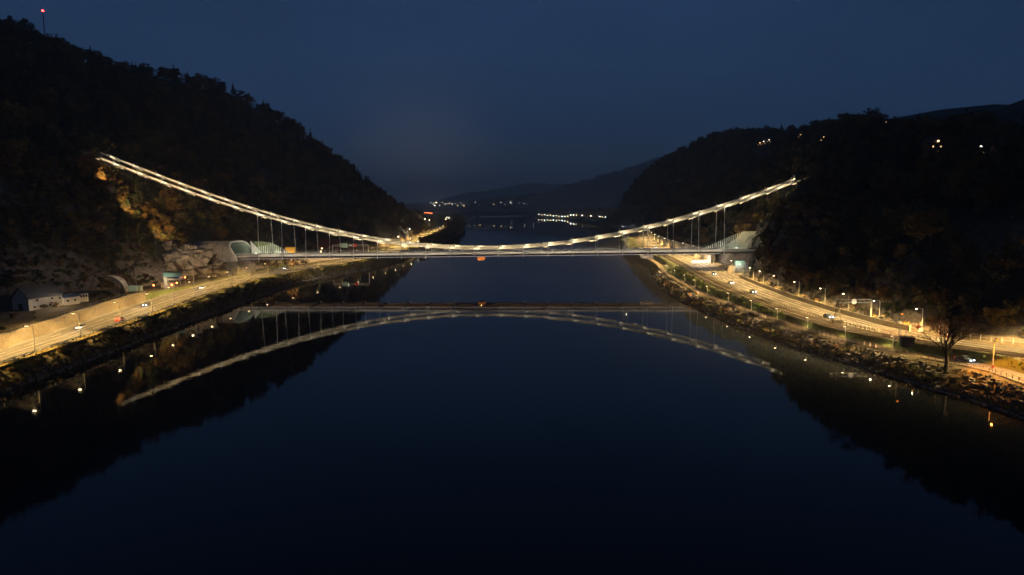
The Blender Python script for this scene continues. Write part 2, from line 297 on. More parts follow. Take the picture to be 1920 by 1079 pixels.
def right_row(y, nsl=46):
    w, p, rt, a, b, f, c, h = RW(y), RP(y), RT(y), RA(y), RB(y), RF(y), RC(y), RH(y)
    xs = [w-14, w-3, w-0.6, w+0.6]; zs = [-4, -0.9, -0.15, 0.25]
    e = p-2.0
    for k in (0.3, 0.6, 0.85): xs.append(w+0.6+(e-w-0.6)*k); zs.append(0.25+(ZP-0.25)*k**0.8)
    pe = p + float(np.interp(y, [178, 192], [6.0, 1.8])); g1 = max(rt-3.8, pe+0.5); xs += [e, pe, (pe+g1)/2, g1, a-0.3, (a+b)/2, b, b+0.8]; zs += [ZP-0.06]*2 + [(ZP+ZR)/2+0.1] + [ZR-0.06]*5
    f = max(f, b+1.6)
    xs.append(f); zs.append(ZR+0.3)
    for k in range(1, nsl+1):
        u = k/nsl; x = f+(c-f)*u; g = u**float(RE(y))
        am = min(1, u*5)*min(1, (1-u)*6+0.3)
        xs.append(x); zs.append(ZR+0.3+(h-ZR)*g + am*float(rough(x, y)))
    rise = np.interp(y, [-400, 300, 450, 600, 900, 1100, 1400], [14, 16, 34, 52, 46, 20, 0])
    for d in (20, 45, 80, 130, 190, 260, 340, 450, 700, 1500): xs.append(c+d); zs.append(h + rise*min(1, d/330) - (0 if d < 400 else (d-400)*0.02) + 1.2*float(rough(c+d, y)) - 1)
    return xs, zs
YS = list(np.arange(-400, 120, 40.0)) + list(np.arange(120, 660, 4.5)) + list(np.arange(660, 1120, 10.0)) + list(np.arange(1120, 1800, 28.0)) + list(np.arange(1800, 3601, 100.0))
rows = []
for y in YS:
    lx, lz = left_row(y); rx, rz = right_row(y)
    rows.append((lx[::-1] + rx, lz[::-1] + rz))
NX = len(rows[0][0]); NLFT = len(left_row(300)[0])
TX = np.array([r[0] for r in rows]); TZ = np.array([r[1] for r in rows]); TY = np.array(YS)
TX = np.maximum.accumulate(TX, axis=1)
def ground(x, y):
    i = int(np.clip(np.searchsorted(TY, y)-1, 0, len(TY)-2)); t = (y-TY[i])/(TY[i+1]-TY[i])
    return float(np.interp(x, TX[i], TZ[i])*(1-t) + np.interp(x, TX[i+1], TZ[i+1])*t)
tb = MB(); tb.v = [(float(TX[i, j]), float(TY[i]), float(TZ[i, j])) for i in range(len(YS)) for j in range(NX)]
cols_left_slope = NLFT  # column bookkeeping for materials
# left row reversed: indices 0..7 plateau, 8..53 slope, 54..56 terrace, ... bank
for i in range(len(YS)-1):
    for j in range(NX-1):
        a = i*NX+j; tb.f.append((a, a+1, a+NX+1, a+NX))
        jl = NLFT-1-j  # index inside left row (0 = river)
        jr = j-NLFT
        if j < NLFT: mi = 0 if jl > 13 else (1 if 8 <= jl <= 13 else (3 if 4 <= jl else 2))
        else: mi = 2 if jr < 3 else (3 if jr < 7 else (1 if jr < 13 else 0))
        tb.m.append(mi)
terrain = struct(tb.build('terrain', [M_SOIL, M_GRASS, M_RIP, M_SCRUB], smooth=True))

# far ground out to the horizon and far hills (real ridges with depth)
fb = MB()
ys = np.concatenate([np.arange(3600, 6000, 150.0), np.arange(6000, 16001, 1000.0)]); xs = np.concatenate([np.arange(-9000, -1500, 700.0), np.arange(-1500, 1501, 75.0), np.arange(2000, 9001, 700.0)])
def far_h(x, y):
    z = 3.0 + 0.6*vnoise(x, y, 160)
    z += 11*np.exp(-((y-4600)/600)**2)*np.clip((x+1600)/900, 0, 1)*np.clip((400-x)/500, 0, 1)
    # long ridge on the right, falling to the left
    rx = np.interp(x, [-1100, -300, 0, 230, 480, 780, 1030, 1500, 4000, 9000], [62, 70, 92, 122, 190, 275, 352, 430, 520, 520])
    z += rx*np.exp(-((y-5000)/(520 if True else 1))**2)*np.clip((y-3600)/500, 0, 1)
    bx = np.interp(x, [-3000, -1700, -1000, -560, -100, 260, 700, 2000, 5000], [150, 105, 130, 270, 310, 385, 340, 300, 300])
    z += bx*np.exp(-((y-9000)/1700)**2)
    z += np.clip(rx/200, 0, 1)*9*vnoise(x, y, 130)*np.clip((y-3800)/600, 0, 1) + np.clip((y-6500)/1500, 0, 1)*14*vnoise(x, y, 420)
    return np.maximum(z, 2.0)
for y in ys:
    for x in xs: fb.v.append((float(x), float(y), float(far_h(x, y)) if y > 3600 else 2.5))
n = len(xs)
for i in range(len(ys)-1):
    for j in range(n-1): a = i*n+j; fb.f.append((a, a+1, a+n+1, a+n)); fb.m.append(0)
struct(fb.build('hills', [M_SOIL], smooth=True))

# river
wm = bpy.data.materials.new('river_water'); wm.use_nodes = True; nt = wm.node_tree; b = nt.nodes['Principled BSDF']
b.inputs['Base Color'].default_value = (0.004, 0.008, 0.014, 1); b.inputs['Roughness'].default_value = 0.04; b.inputs['IOR'].default_value = 1.30
b.inputs['Specular IOR Level'].default_value = 0.5
geo = nt.nodes.new('ShaderNodeNewGeometry'); mpn = nt.nodes.new('ShaderNodeMapping'); mpn.inputs['Scale'].default_value = (1.0, 1.0, 1.0)
n1 = nt.nodes.new('ShaderNodeTexNoise'); n1.inputs['Scale'].default_value = 0.16; n1.inputs['Detail'].default_value = 3
bpn = nt.nodes.new('ShaderNodeBump'); bpn.inputs['Strength'].default_value = 0.10; bpn.inputs['Distance'].default_value = 0.12
nt.links.new(geo.outputs['Position'], mpn.inputs[0]); nt.links.new(mpn.outputs[0], n1.inputs['Vector']); nt.links.new(n1.outputs[0], bpn.inputs['Height']); nt.links.new(bpn.outputs[0], b.inputs['Normal'])
n2 = nt.nodes.new('ShaderNodeTexNoise'); n2.inputs['Scale'].default_value = 0.014; n2.inputs['Detail'].default_value = 5; mp2 = nt.nodes.new('ShaderNodeMapping'); mp2.inputs['Scale'].default_value = (1.0, 0.45, 1.0)
nt.links.new(geo.outputs['Position'], mp2.inputs[0]); nt.links.new(mp2.outputs[0], n2.inputs['Vector'])
mr2 = nt.nodes.new('ShaderNodeMapRange'); mr2.inputs['From Min'].default_value = 0.40; mr2.inputs['From Max'].default_value = 0.66; mr2.inputs['To Min'].default_value = 0.012; mr2.inputs['To Max'].default_value = 0.045
nt.links.new(n2.outputs[0], mr2.inputs[0]); nt.links.new(mr2.outputs[0], b.inputs['Roughness'])
n3 = nt.nodes.new('ShaderNodeTexNoise'); n3.inputs['Scale'].default_value = 0.9; n3.inputs['Detail'].default_value = 2; nt.links.new(geo.outputs['Position'], n3.inputs['Vector'])
bp3 = nt.nodes.new('ShaderNodeBump'); bp3.inputs['Strength'].default_value = 0.12; bp3.inputs['Distance'].default_value = 0.02; nt.links.new(n3.outputs[0], bp3.inputs['Height']); nt.links.new(bpn.outputs[0], bp3.inputs['Normal']); nt.links.new(bp3.outputs[0], b.inputs['Normal'])
MATS['river_water'] = wm
wb = MB(); wb.add([(-700, -400, 0), (700, -400, 0), (700, 3700, 0), (-700, 3700, 0)], [(0, 1, 2, 3)])
struct(wb.build('water', wm))

# ------------------------------------------------------------------ roads, path, railway
def strip(name, fa, fb_, y0, y1, z, m, step=6.0, thick=0.3):
    mb = MB(); yy = np.arange(y0, y1+0.1, step); n = len(yy)
    for y in yy: mb.v += [(float(fa(y)), float(y), z), (float(fb_(y)), float(y), z)]
    for i in range(n-1): mb.f.append((2*i, 2*i+1, 2*i+3, 2*i+2)); mb.m.append(0)
    o = mb.build(name, m); return o
def dashes(name, f, y0, y1, z, w, dash, gap, parent):
    mb = MB(); y = y0
    while y < y1:
        ye = min(y+dash, y1); k = max(1, int((ye-y)/6)); yy = np.linspace(y, ye, k+1)
        for q0, q1 in zip(yy, yy[1:]):
            mb.add([(f(q0)-w/2, q0, z), (f(q0)+w/2, q0, z), (f(q1)+w/2, q1, z), (f(q1)-w/2, q1, z)], [(0, 1, 2, 3)])
        y += dash+gap
    return mb.build(name, M_PAINT, parent)
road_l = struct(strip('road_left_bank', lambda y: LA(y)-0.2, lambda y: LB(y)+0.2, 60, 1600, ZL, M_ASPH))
for k_, dsh in ((0.06, (400, 0)), (0.30, (6, 9)), (0.50, (400, 0)), (0.70, (6, 9)), (0.94, (400, 0))):
    o = dashes('lane_marking', (lambda q: lambda y: float(LA(y)+(LB(y)-LA(y))*q))(k_), 100, 900, ZL+0.012, 0.35, dsh[0], dsh[1] or 0.01, road_l)
    o.name = 'lane_marking'
# lower, wider edge of the riverside verge
struct(strip('verge', lambda y: LA(y)+2.6, lambda y: LA(y)-0.1, 60, 700, ZL-0.012, mat('dry_grass', (0.12, 0.095, 0.025), 0.95, nscale=0.9, col2=(0.19, 0.14, 0.035))))
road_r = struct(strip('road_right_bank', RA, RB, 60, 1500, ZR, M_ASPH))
for k_, dsh in ((0.04, (400, 0)), (0.33, (6, 9)), (0.52, (400, 0)), (0.75, (6, 9)), (0.96, (400, 0))):
    dashes('lane_marking', (lambda q: lambda y: float(RA(y)+(RB(y)-RA(y))*q))(k_), 100, 900, ZR+0.012, 0.3, dsh[0], dsh[1] or 0.01, road_r)
struct(strip('promenade', lambda y: RP(y)-1.7, lambda y: RP(y)+1.4, 178, 620, ZP+0.01, M_PATH, 4.0))
struct(strip('lane_by_river', lambda y: RP(y)-2.1, lambda y: RP(y)+np.interp(y, [165, 182], [4.2, 5.8]), 60, 182, ZP+0.006, mat('lane_asphalt', (0.13, 0.115, 0.10), 0.9, noise=0.25, nscale=1.0), 4.0))
bed = struct(strip('railway_bed', lambda y: RT(y)-3.7, lambda y: RT(y)+3.6, 60, 1000, ZR-0.02, M_BED))
for off in (-2.45, -1.0, 1.0, 2.45):
    mb = MB(); yy = np.arange(60, 900, 6.0); mb.sweep([(float(RT(y))+off, float(y), ZR+0.13) for y in yy], [(-0.08, -0.1), (0.08, -0.1), (0.08, 0.1), (-0.08, 0.1)])
    mb.build('rail', M_RAIL, bed)
for off in (-1.72, 1.72):
    mb = MB()
    for y in np.arange(130, 520, 0.9):
        x = float(RT(y))+off; dx = float(RT(y+1)-RT(y-1))/2; mb.box((x, y, ZR+0.02), (2.4, 0.26, 0.1), ax=(1, -dx, 0))
    stuff(mb.build('sleeper', M_WOOD, bed))

# ------------------------------------------------------------------ the suspension bridge
BA = -0.0646337; BD = Vector((math.cos(BA), math.sin(BA), 0)); BN = Vector((-math.sin(BA), math.cos(BA), 0)); BP = Vector((-15.357, 416.208, 0)); BSL = 0.0034
def B(s, off, z): return BP + BD*s + BN*off + Vector((0, 0, z))
def zd(s): return BSL*s
_cs = np.array([-262, -245, -225, -209, -195, -182, -168, -155.7, -141, -126.6, -112, -97, -82, -67.5, -52.5, -37.5, -22.5, -7.5, 7.5, 22.5, 37.5, 52.5, 67.5, 82.3, 97, 112, 127, 141.5, 155, 167.5, 181.6, 196])
_cz = np.array([87.5, 80.2, 72.8, 66.7, 61.4, 56.6, 51.6, 47.3, 42.6, 38.3, 34.6, 31.2, 28.3, 26, 24.1, 22.5, 21.5, 20.95, 20.8, 21.2, 22.1, 23.7, 25.8, 28.6, 31.8, 35.6, 39.7, 44.1, 48.5, 52.6, 57.6, 63])
_cp = np.polyfit(_cs, _cz, 4)
def cz(s): return float(np.polyval(_cp, s))
W_DECK = 22.2
bridge = thing('suspension_bridge', 'long towerless suspension bridge with white lit cables spanning the dark river', 'bridge', B(0, 11, 0))
inv = Matrix.Translation(-bridge.location)
def bpart(mb, name, m, parent=bridge, smooth=False):
    """parts are modelled in world space and handed to the bridge"""
    mb.v = [tuple(Vector(p) - bridge.location) for p in mb.v]
    return mb.build(name, m, parent, smooth)
S0L, S1R = -188.0, 176.0
ss = list(np.arange(S0L, S1R+0.1, 7.0))
def long_box(mb, o0, o1, z0, z1, s0=S0L, s1=S1R, mi=0):
    q = [s for s in ss if s0 < s < s1]; q = [s0]+q+[s1]; vs = []
    for s in q: vs += [B(s, o0, z0+zd(s)), B(s, o1, z0+zd(s)), B(s, o1, z1+zd(s)), B(s, o0, z1+zd(s))]
    fs = [(4*i+j, 4*i+(j+1) % 4, 4*i+4+(j+1) % 4, 4*i+4+j) for i in range(len(q)-1) for j in range(4)] + [(3, 2, 1, 0), tuple(4*(len(q)-1)+j for j in range(4))]
    return mb.add(vs, fs, mi)
deck = bpart(long_box(MB(), 0.6, W_DECK-0.6, 16.75, 17.25), 'deck', M_CONCD)
bpart(long_box(MB(), 3.2, W_DECK-3.2, 17.26, 17.30), 'carriageway', M_ASPH2, deck) if False else None
rd = MB(); long_box(rd, 3.2, W_DECK-3.2, 17.25, 17.32); bpart(rd, 'carriageway', M_ASPH2)
for o_, dash in ((3.6, 0), (7.3, 1), (11.1, 0), (14.9, 1), (18.6, 0)):
    if not dash: bpart(long_box(MB(), o_-0.12, o_+0.12, 17.322, 17.332, -156, 150), 'lane_marking', M_PAINT); continue
    s = -156.0; mb = MB()
    while s < 150: long_box(mb, o_-0.12, o_+0.12, 17.322, 17.332, s, s+6); s += 15
    stuff(bpart(mb, 'lane_marking', M_PAINT))
for o0, o1 in ((0.0, 1.0), (W_DECK-1.0, W_DECK)):
    bpart(long_box(MB(), o0, o1, 15.8, 17.0), 'edge_girder', M_STEELD)
for o0, o1 in ((-0.25, 1.3), (W_DECK-1.3, W_DECK+0.25)):
    bpart(long_box(MB(), o0, o1, 17.0, 17.95), 'edge_beam', mat('pale_edge_beam', (0.56, 0.52, 0.45), 0.6, noise=0.1, nscale=0.5))
for k in range(20):   # floor beams under the deck
    s = (k-9.5)*15.0; mb = MB(); mb.box(B(s, W_DECK/2, 16.15+zd(s)), (0.7, W_DECK-2.0, 1.2), ax=BD); bpart(mb, 'cross_beam', M_STEELD)
mb = MB(); long_box(mb, 1.0, W_DECK-1.0, 16.58, 16.75); bpart(mb, 'soffit_plate', mat('soffit_steel', (0.34, 0.25, 0.19), 0.6, noise=0.15, nscale=0.4))
for o_ in (-0.1, W_DECK+0.1):   # pedestrian railings: too fine to pick apart post by post
    mb = MB(); s = -155.0
    while s < 152: mb.box(B(s, o_, 18.6+zd(s)), (0.14, 0.14, 1.3), ax=BD); s += 1.5
    long_box(mb, o_-0.09, o_+0.09, 19.2, 19.34, -155.5, 152.5); long_box(mb, o_-0.04, o_+0.04, 18.2, 18.3, -155.5, 152.5)
    stuff(bpart(mb, 'railing', M_STEEL))
for o_ in (3.0, W_DECK-3.0):    # crash barriers beside the carriageway
    mb = MB(); long_box(mb, o_-0.16, o_+0.16, 17.7, 18.15, -155, 150); s = -154.0
    while s < 150: mb.box(B(s, o_, 17.5+zd(s)), (0.12, 0.12, 0.6), ax=BD); s += 3.0
    stuff(bpart(mb, 'crash_barrier', M_GALV))
mb = MB(); long_box(mb, -0.06, 0.0-0.003, 15.80, 15.93, -155, 140); bpart(mb, 'edge_light_strip', G_STRIP)
def led_bar(nm, s, off, z_, aim, energy, color, L=13.0, w_=0.15):
    ld = bpy.data.lights.new(nm, 'AREA'); ld.shape = 'RECTANGLE'; ld.size = L; ld.size_y = w_; ld.energy = energy; ld.color = color
    lo_ = bpy.data.objects.new(nm, ld); COL.objects.link(lo_); lo_.parent = bridge; zv = -Vector(aim).normalized(); yv = zv.cross(BD).normalized()
    lo_.matrix_local = Matrix.Translation(B(s, off, z_+zd(s)) - bridge.location) @ Matrix((BD, yv, zv)).transposed().to_4x4()
for k in range(19):
    s = (k-9)*15.0
    led_bar('soffit_led', s, 1.25, 15.55, BN+Vector((0, 0, 0.16)), 4200, (1.0, 0.70, 0.46))
    led_bar('railing_led', s, -0.75, 18.9, Vector((0, 0, -1))+BN*0.55, 300, (1.0, 0.86, 0.66)); led_bar('railing_led', s, W_DECK-0.5, 19.1, Vector((0, 0, -1))-BN*0.5, 420, (1.0, 0.86, 0.66))  # LED bars added along both railings to brighten the deck
def cable_off(side): return 1.3 if side < 0 else W_DECK-1.3
clamp_led = {}
for side in (-1, 1):
    ld = bpy.data.lights.new('cable_lamp', 'AREA'); ld.shape = 'RECTANGLE'; ld.size = 2.6; ld.size_y = 0.4; ld.energy = CABLE_W*(1.0 if side < 0 else 0.45); ld.color = (1.0, 0.84, 0.52); clamp_led[side] = ld
for side in (-1, 1):
    o_ = cable_off(side); mb = MB(); sv = np.arange(-262, 196.1, 6.0)
    for col_ in (-0.30, 0.30):
        for r_ in range(6):
            zz = (r_-2.5)*0.215 + (0.05 if col_ < 0 else -0.05)
            mb.tube([B(s, o_+col_, cz(s)+zz) for s in sv], 0.125, 6, cap=True)
    cable = bpart(mb, 'main_cable', M_ROPE, smooth=True)
    for s_a, L_a in ((-259, 9.0), (193, 8.0)):
        t = (cz(s_a+1)-cz(s_a-1))/2; ax = (BD+Vector((0, 0, t))).normalized(); mb = MB(); mb.box(B(s_a, o_, cz(s_a)-0.6), (L_a, 4.2, 5.2), ax=ax, ay=BN); mb.box(B(s_a, o_, cz(s_a)-3.6), (L_a*1.25, 5.6, 2.4), ax=BD)
        bpart(mb, 'anchor_block', M_CONC)
    ks = [k for k in range(-7, 24) if -252 < (k-9.5)*15 < 190]
    for k in ks:
        s = (k-9.5)*15.0; t = (cz(s+1)-cz(s-1))/2; ax = (BD+Vector((0, 0, t))).normalized()
        mb = MB(); mb.box(B(s, o_, cz(s)), (0.55, 1.05, 2.1), ax=ax, ay=BN)
        mb.box(B(s, o_, cz(s)+1.25), (0.35, 0.6, 0.5), ax=ax, ay=BN)
        cl = bpart(mb, 'cable_clamp', M_STEEL)
        for dsn in (0.85,):
            f = MB(); c_ = B(s, o_-1.0, cz(s)+0.1)+ax*dsn; f.box(c_, (0.30, 0.16, 0.55), ax=ax, ay=BN)
            fx = bpart(f, 'cable_light', [G_CREAM], cl)
        lo_ = bpy.data.objects.new('cable_lamp', clamp_led[side]); COL.objects.link(lo_); lo_.parent = fx; zv = -(BN+Vector((0, 0, 0.25))).normalized(); yv = zv.cross(ax).normalized()
        lo_.matrix_local = Matrix.Translation(B(s, o_-1.7, cz(s)-0.35)+ax*1.7 - bridge.location) @ Matrix((ax, yv, zv)).transposed().to_4x4()
        sm = s+7.5; tm_ = (cz(sm+1)-cz(sm-1))/2; axm = (BD+Vector((0, 0, tm_))).normalized(); lb = MB(); lc = B(sm, o_-1.5, cz(sm)-0.95)
        lb.box(lc, (14.0, 0.10, 0.12), ax=axm, ay=BN); rl = bpart(lb, 'light_rail', M_STEEL, cl)  # bar and strip lamp added along each bay to wash the cable
        ld = bpy.data.lights.new('rail_led', 'AREA'); ld.shape = 'RECTANGLE'; ld.size = 14.0; ld.size_y = 0.10; ld.energy = CABLE_W*(0.72 if side < 0 else 0.26); ld.color = (1.0, 0.76, 0.42)
        lo_ = bpy.data.objects.new('rail_led', ld); COL.objects.link(lo_); lo_.parent = rl; zv = -(BN+Vector((0, 0, 0.55))).normalized(); yv = zv.cross(axm).normalized()
        lo_.matrix_local = Matrix.Translation(lc+Vector((0, 0, 0.12)) - bridge.location) @ Matrix((axm, yv, zv)).transposed().to_4x4()
    for k in range(20):
        s = (k-9.5)*15.0; bo = -0.45 if side < 0 else W_DECK+0.45
        mb = MB(); mb.tube([B(s, bo, 15.1+zd(s)), B(s, o_, cz(s)-0.9)], 0.17, 6); mb.box(B(s, bo, 15.55+zd(s)), (0.5, 0.5, 1.1), ax=BD)
        hg = bpart(mb, 'hanger', M_WHITE); p0_ = B(s, bo-(1.6 if side < 0 else 2.2), cz(s)-0.6); L_ = cz(s)-16
        light('hanger_lamp', 'SPOT', p0_ - bridge.location, 1500+330*L_, CREAM, hg, spot=R(26 if L_ > 10 else 50), blend=0.6, rad=0.12, direc=B(s, bo, 16.2+zd(s)-0.15*L_)-p0_)  # spot added at every hanger to brighten it along its length

# ------------------------------------------------------------------ tunnel portals at both ends of the deck
def portal(side, S0, label, depth, screen, cut, wing, lights, m_lin, m_wing, tri=None):
    base = B(side*S0, 11, 0); t = thing('tunnel_portal', label, 'tunnel portal', base)
    def PT(S, off, z): return B(side*S, off, z + zd(side*S)) - base
    def part(mb, name, m, parent=t, smooth=False): return mb.build(name, m, parent, smooth)
    ph = np.linspace(0, math.pi, 41)
    def sec(p, grow=0.0):
        c, s_ = math.cos(p), math.sin(p)
        return 11.1 - (13.0+grow)*math.copysign(abs(c)**0.75, c), 14.6 + (12.3+grow)*abs(s_)**0.72
    def mouth(p): return S0 + float(np.interp(math.degrees(p), [0, 20, 45, 70, 90, 120, 150, 180], cut))
    # shell: outer and inner skins and the pale rim
    for nm, g, m in (('shell', 0.0, M_CONC), ('lining', -0.75, m_lin)):
        mb = MB(); n = len(ph)
        for j, e in enumerate((0.0, 0.35, 1.0)):
            for p in ph: o_, z_ = sec(p, g); mb.v.append(tuple(PT(mouth(p)+(S0+depth-mouth(p))*e, o_, z_)))
        mb.f = [(j*n+i, j*n+i+1, (j+1)*n+i+1, (j+1)*n+i) for j in range(2) for i in range(n-1)]; mb.m = [0]*len(mb.f)
        part(mb, nm, m, smooth=True)
    for k in range(4):
        Sj = S0+9.5+k*5.5
        if Sj > S0+depth-1: break
        mb = MB(); mb.tube([PT(Sj, *sec(p, 0.02)) for p in ph[1:-1]], 0.13, 4); part(mb, 'construction_joint', M_STEELD)
    mb = MB(); n = len(ph)
    for p in ph:
        oa, za = sec(p, 0.12); ob, zb = sec(p, -0.85); q = mouth(p)
        mb.v += [tuple(PT(q-0.25, oa, za)), tuple(PT(q-0.25, ob, zb)), tuple(PT(q+0.5, ob, zb)), tuple(PT(q+0.5, oa, za))]
    mb.f = [(4*i+j, 4*i+(j+1) % 4, 4*i+4+(j+1) % 4, 4*i+4+j) for i in range(n-1) for j in range(4)]; mb.m = [0]*len(mb.f)
    part(mb, 'rim', mat('pale_rim', (0.62, 0.60, 0.54), 0.7, noise=0.08, nscale=0.8))
    # curved wing of the lining on the far side, then the screen of slats
    mb = MB(); N = 14
    for i in range(N+1):
        u = i/N; S = S0+wing[2]-u*wing[0]; h = wing[1](u); lean = 1.6*(1-u)*min(1, h/10)
        mb.v += [tuple(PT(S, 22.9, 16.9)), tuple(PT(S, 22.9-lean*0.5, 17.0+h*0.5)), tuple(PT(S, 22.9-lean*1.6, 17.0+h))]
    for i in range(N):
        for j in range(2): mb.f.append((3*i+j, 3*i+j+1, 3*i+4+j, 3*i+3+j)); mb.m.append(0)
    part(mb, 'wing_wall', m_wing, smooth=True)
    if tri:
        mb = MB(); a_ = [PT(S0+1.5, 22.3, 17.0), PT(S0-tri[0], 22.3, 17.0), PT(S0-tri[0]+3.0, 21.9, 19.5), PT(S0+1.5, 20.6, 17.0+tri[1])]; dv = BN*0.25
        mb.add(a_+[q+dv for q in a_], [(0, 1, 2, 3), (7, 6, 5, 4), (0, 4, 5, 1), (1, 5, 6, 2), (2, 6, 7, 3), (3, 7, 4, 0)]); part(mb, 'white_lining', M_WHITE)
    top = []
    for i in range(20):
        u = i/19; S = S0-0.2-u*24; h = screen(u)
        mb = MB(); mb.box(PT(S, 22.15, 17.0+h/2), (0.40, 0.30, h), ax=BD); part(mb, 'slat', M_WHITE); top.append(PT(S, 22.15, 17.0+h))
    mb = MB(); mb.tube(top, 0.17, 6); part(mb, 'top_rail', M_GREENS)
    # abutment below the deck
    mb = MB(); 
    for off0, off1 in ((-1.8, 24.0),):
        a = [PT(S0+0.4, off0, 4.0-zd(0)), PT(S0+0.4, off1, 4.0), PT(S0+depth, off1, 4.0), PT(S0+depth, off0, 4.0)]; b_ = [PT(S0+0.4, off0, 15.6), PT(S0+0.4, off1, 15.6), PT(S0+depth, off1, 15.6), PT(S0+depth, off0, 15.6)]
        mb.add(a+b_, [(3, 2, 1, 0), (4, 5, 6, 7), (0, 1, 5, 4), (1, 2, 6, 5), (2, 3, 7, 6), (3, 0, 4, 7)])
    part(mb, 'abutment', M_CONCD)
    for dS, o_, z_, e in lights:
        S = S0+dS
        l = MB(); l.box(PT(S, o_, z_), (0.9, 0.5, 0.14), ax=BD); fx = part(l, 'luminaire', glow('portal_led', (0.95, 1.0, 0.80), 8))
        light('portal_lamp', 'POINT', PT(S, o_, z_-0.35 if z_ > 20 else z_+0.4), PORTAL_W*e, (0.97, 1.0, 0.74), fx, rad=0.4)
    return t
scr_l = lambda u: 9.6*(1-u**2.3)*(0.9+0.1*u)+0.15
portal(-1, 155.5, 'concrete tunnel portal with slatted white screen at the bridge left end', 34, scr_l, [0, 3, 6.2, 7.0, 5.5, 3.5, 2.0, 0.5], (25.0, lambda u: scr_l(min(1, u))*0.95, 1.0),
       ((16, 13, 25.3, 0.08), (-2.5, 19.0, 18.2, 1.5), (-9, 19.6, 17.9, 1.3), (-16, 20.2, 17.9, 0.8)),
       mat('grey_green_lining', (0.12, 0.135, 0.115), 0.8, noise=0.15, nscale=0.5), mat('screen_panel', (0.045, 0.055, 0.022), 0.7, noise=0.1, nscale=0.6), (7.5, 9.4))
portal(1, 158.5, 'white lit flared tunnel portal at the bridge right end against the cliff', 15, lambda u: 10.4*(1-u)**0.95+0.3, [3, 6, 9.5, 10.5, 9.5, 5.5, 2.5, 0.5], (24.0, lambda u: 11.0 if u < 0.36 else 11.0*((1-u)/0.64)**1.5, 9.0),
       ((5, 14, 18.3, 3.0), (9, 9, 24.5, 1.2), (-4, 18.5, 18.0, 1.8), (-12, 20.0, 18.0, 1.1)),
       M_WHITE, mat('portal_white', (0.70, 0.72, 0.60), 0.7, noise=0.06, nscale=0.6))

# works hung under or standing on the bridge
def work_platform(s, label, m, w):
    t = thing('work_platform', label, 'platform', B(s, 8, 12.9+zd(s)))
    mb = MB(); mb.box((0, 0, 0.1), (w, 7, 0.2), ax=BD); mb.build('floor', M_STEELD, t)
    for dy in (-3.45, 3.45):
        mb = MB(); p = BN*dy; mb.box((p.x, p.y, 0.95), (w, 0.08, 1.5), ax=BD); mb.build('tarpaulin', m, t)
    for dx in (-w/2+0.2, w/2-0.2):
        for dy in (-3.2, 3.2):
            p = BD*dx + BN*dy; mb = MB(); mb.tube([(p.x, p.y, 0.2), (p.x, p.y, 3.3)], 0.07, 5); mb.build('suspension_rod', M_GALV, t)
    return t
t = work_platform(-4.0, 'orange lit work platform hanging under the middle of the bridge deck', M_ORANGE, 4.2)
light('platform_lamp', 'POINT', BN*-4.5 + Vector((0, 0, 2.0)), 35, WARM, t)
work_platform(98.0, 'dark work platform hanging under the bridge deck near the right bank', M_STEELD, 7.0)
t = thing('scaffold_tower', 'pale scaffold tower standing on the bridge deck near the right bank', 'scaffold', B(86.5, 18.6, 17.33+zd(86)))
for dx in (-1.6, 1.6):
    for dy in (-1.2, 1.2):
        mb = MB(); p = BD*dx + BN*dy; q = BD*(dx*0.75)+BN*dy; mb.tube([(p.x, p.y, 0), (q.x, q.y, 9.4)], 0.11, 5); mb.build('leg', M_WHITE, t)
for z_ in (2.2, 4.6, 7.0, 9.3):
    mb = MB(); mb.box((0, 0, z_), (3.0, 2.4, 0.14), ax=BD); mb.build('platform_level', M_GALV, t)
for z0, z1 in ((0, 2.2), (2.2, 4.6), (4.6, 7.0), (7.0, 9.3)):
    mb = MB()
    for sg in (-1, 1):
        a_ = BD*(-1.5*sg)+BN*-1.25; b_ = BD*(1.4*sg)+BN*-1.25; mb.tube([(a_.x, a_.y, z0), (b_.x, b_.y, z1)], 0.06, 4)
    mb.build('brace', M_WHITE, t)
light('scaffold_lamp', 'POINT', BN*-3.0 + Vector((0, 0, 5.0)), 350, CREAM, t)

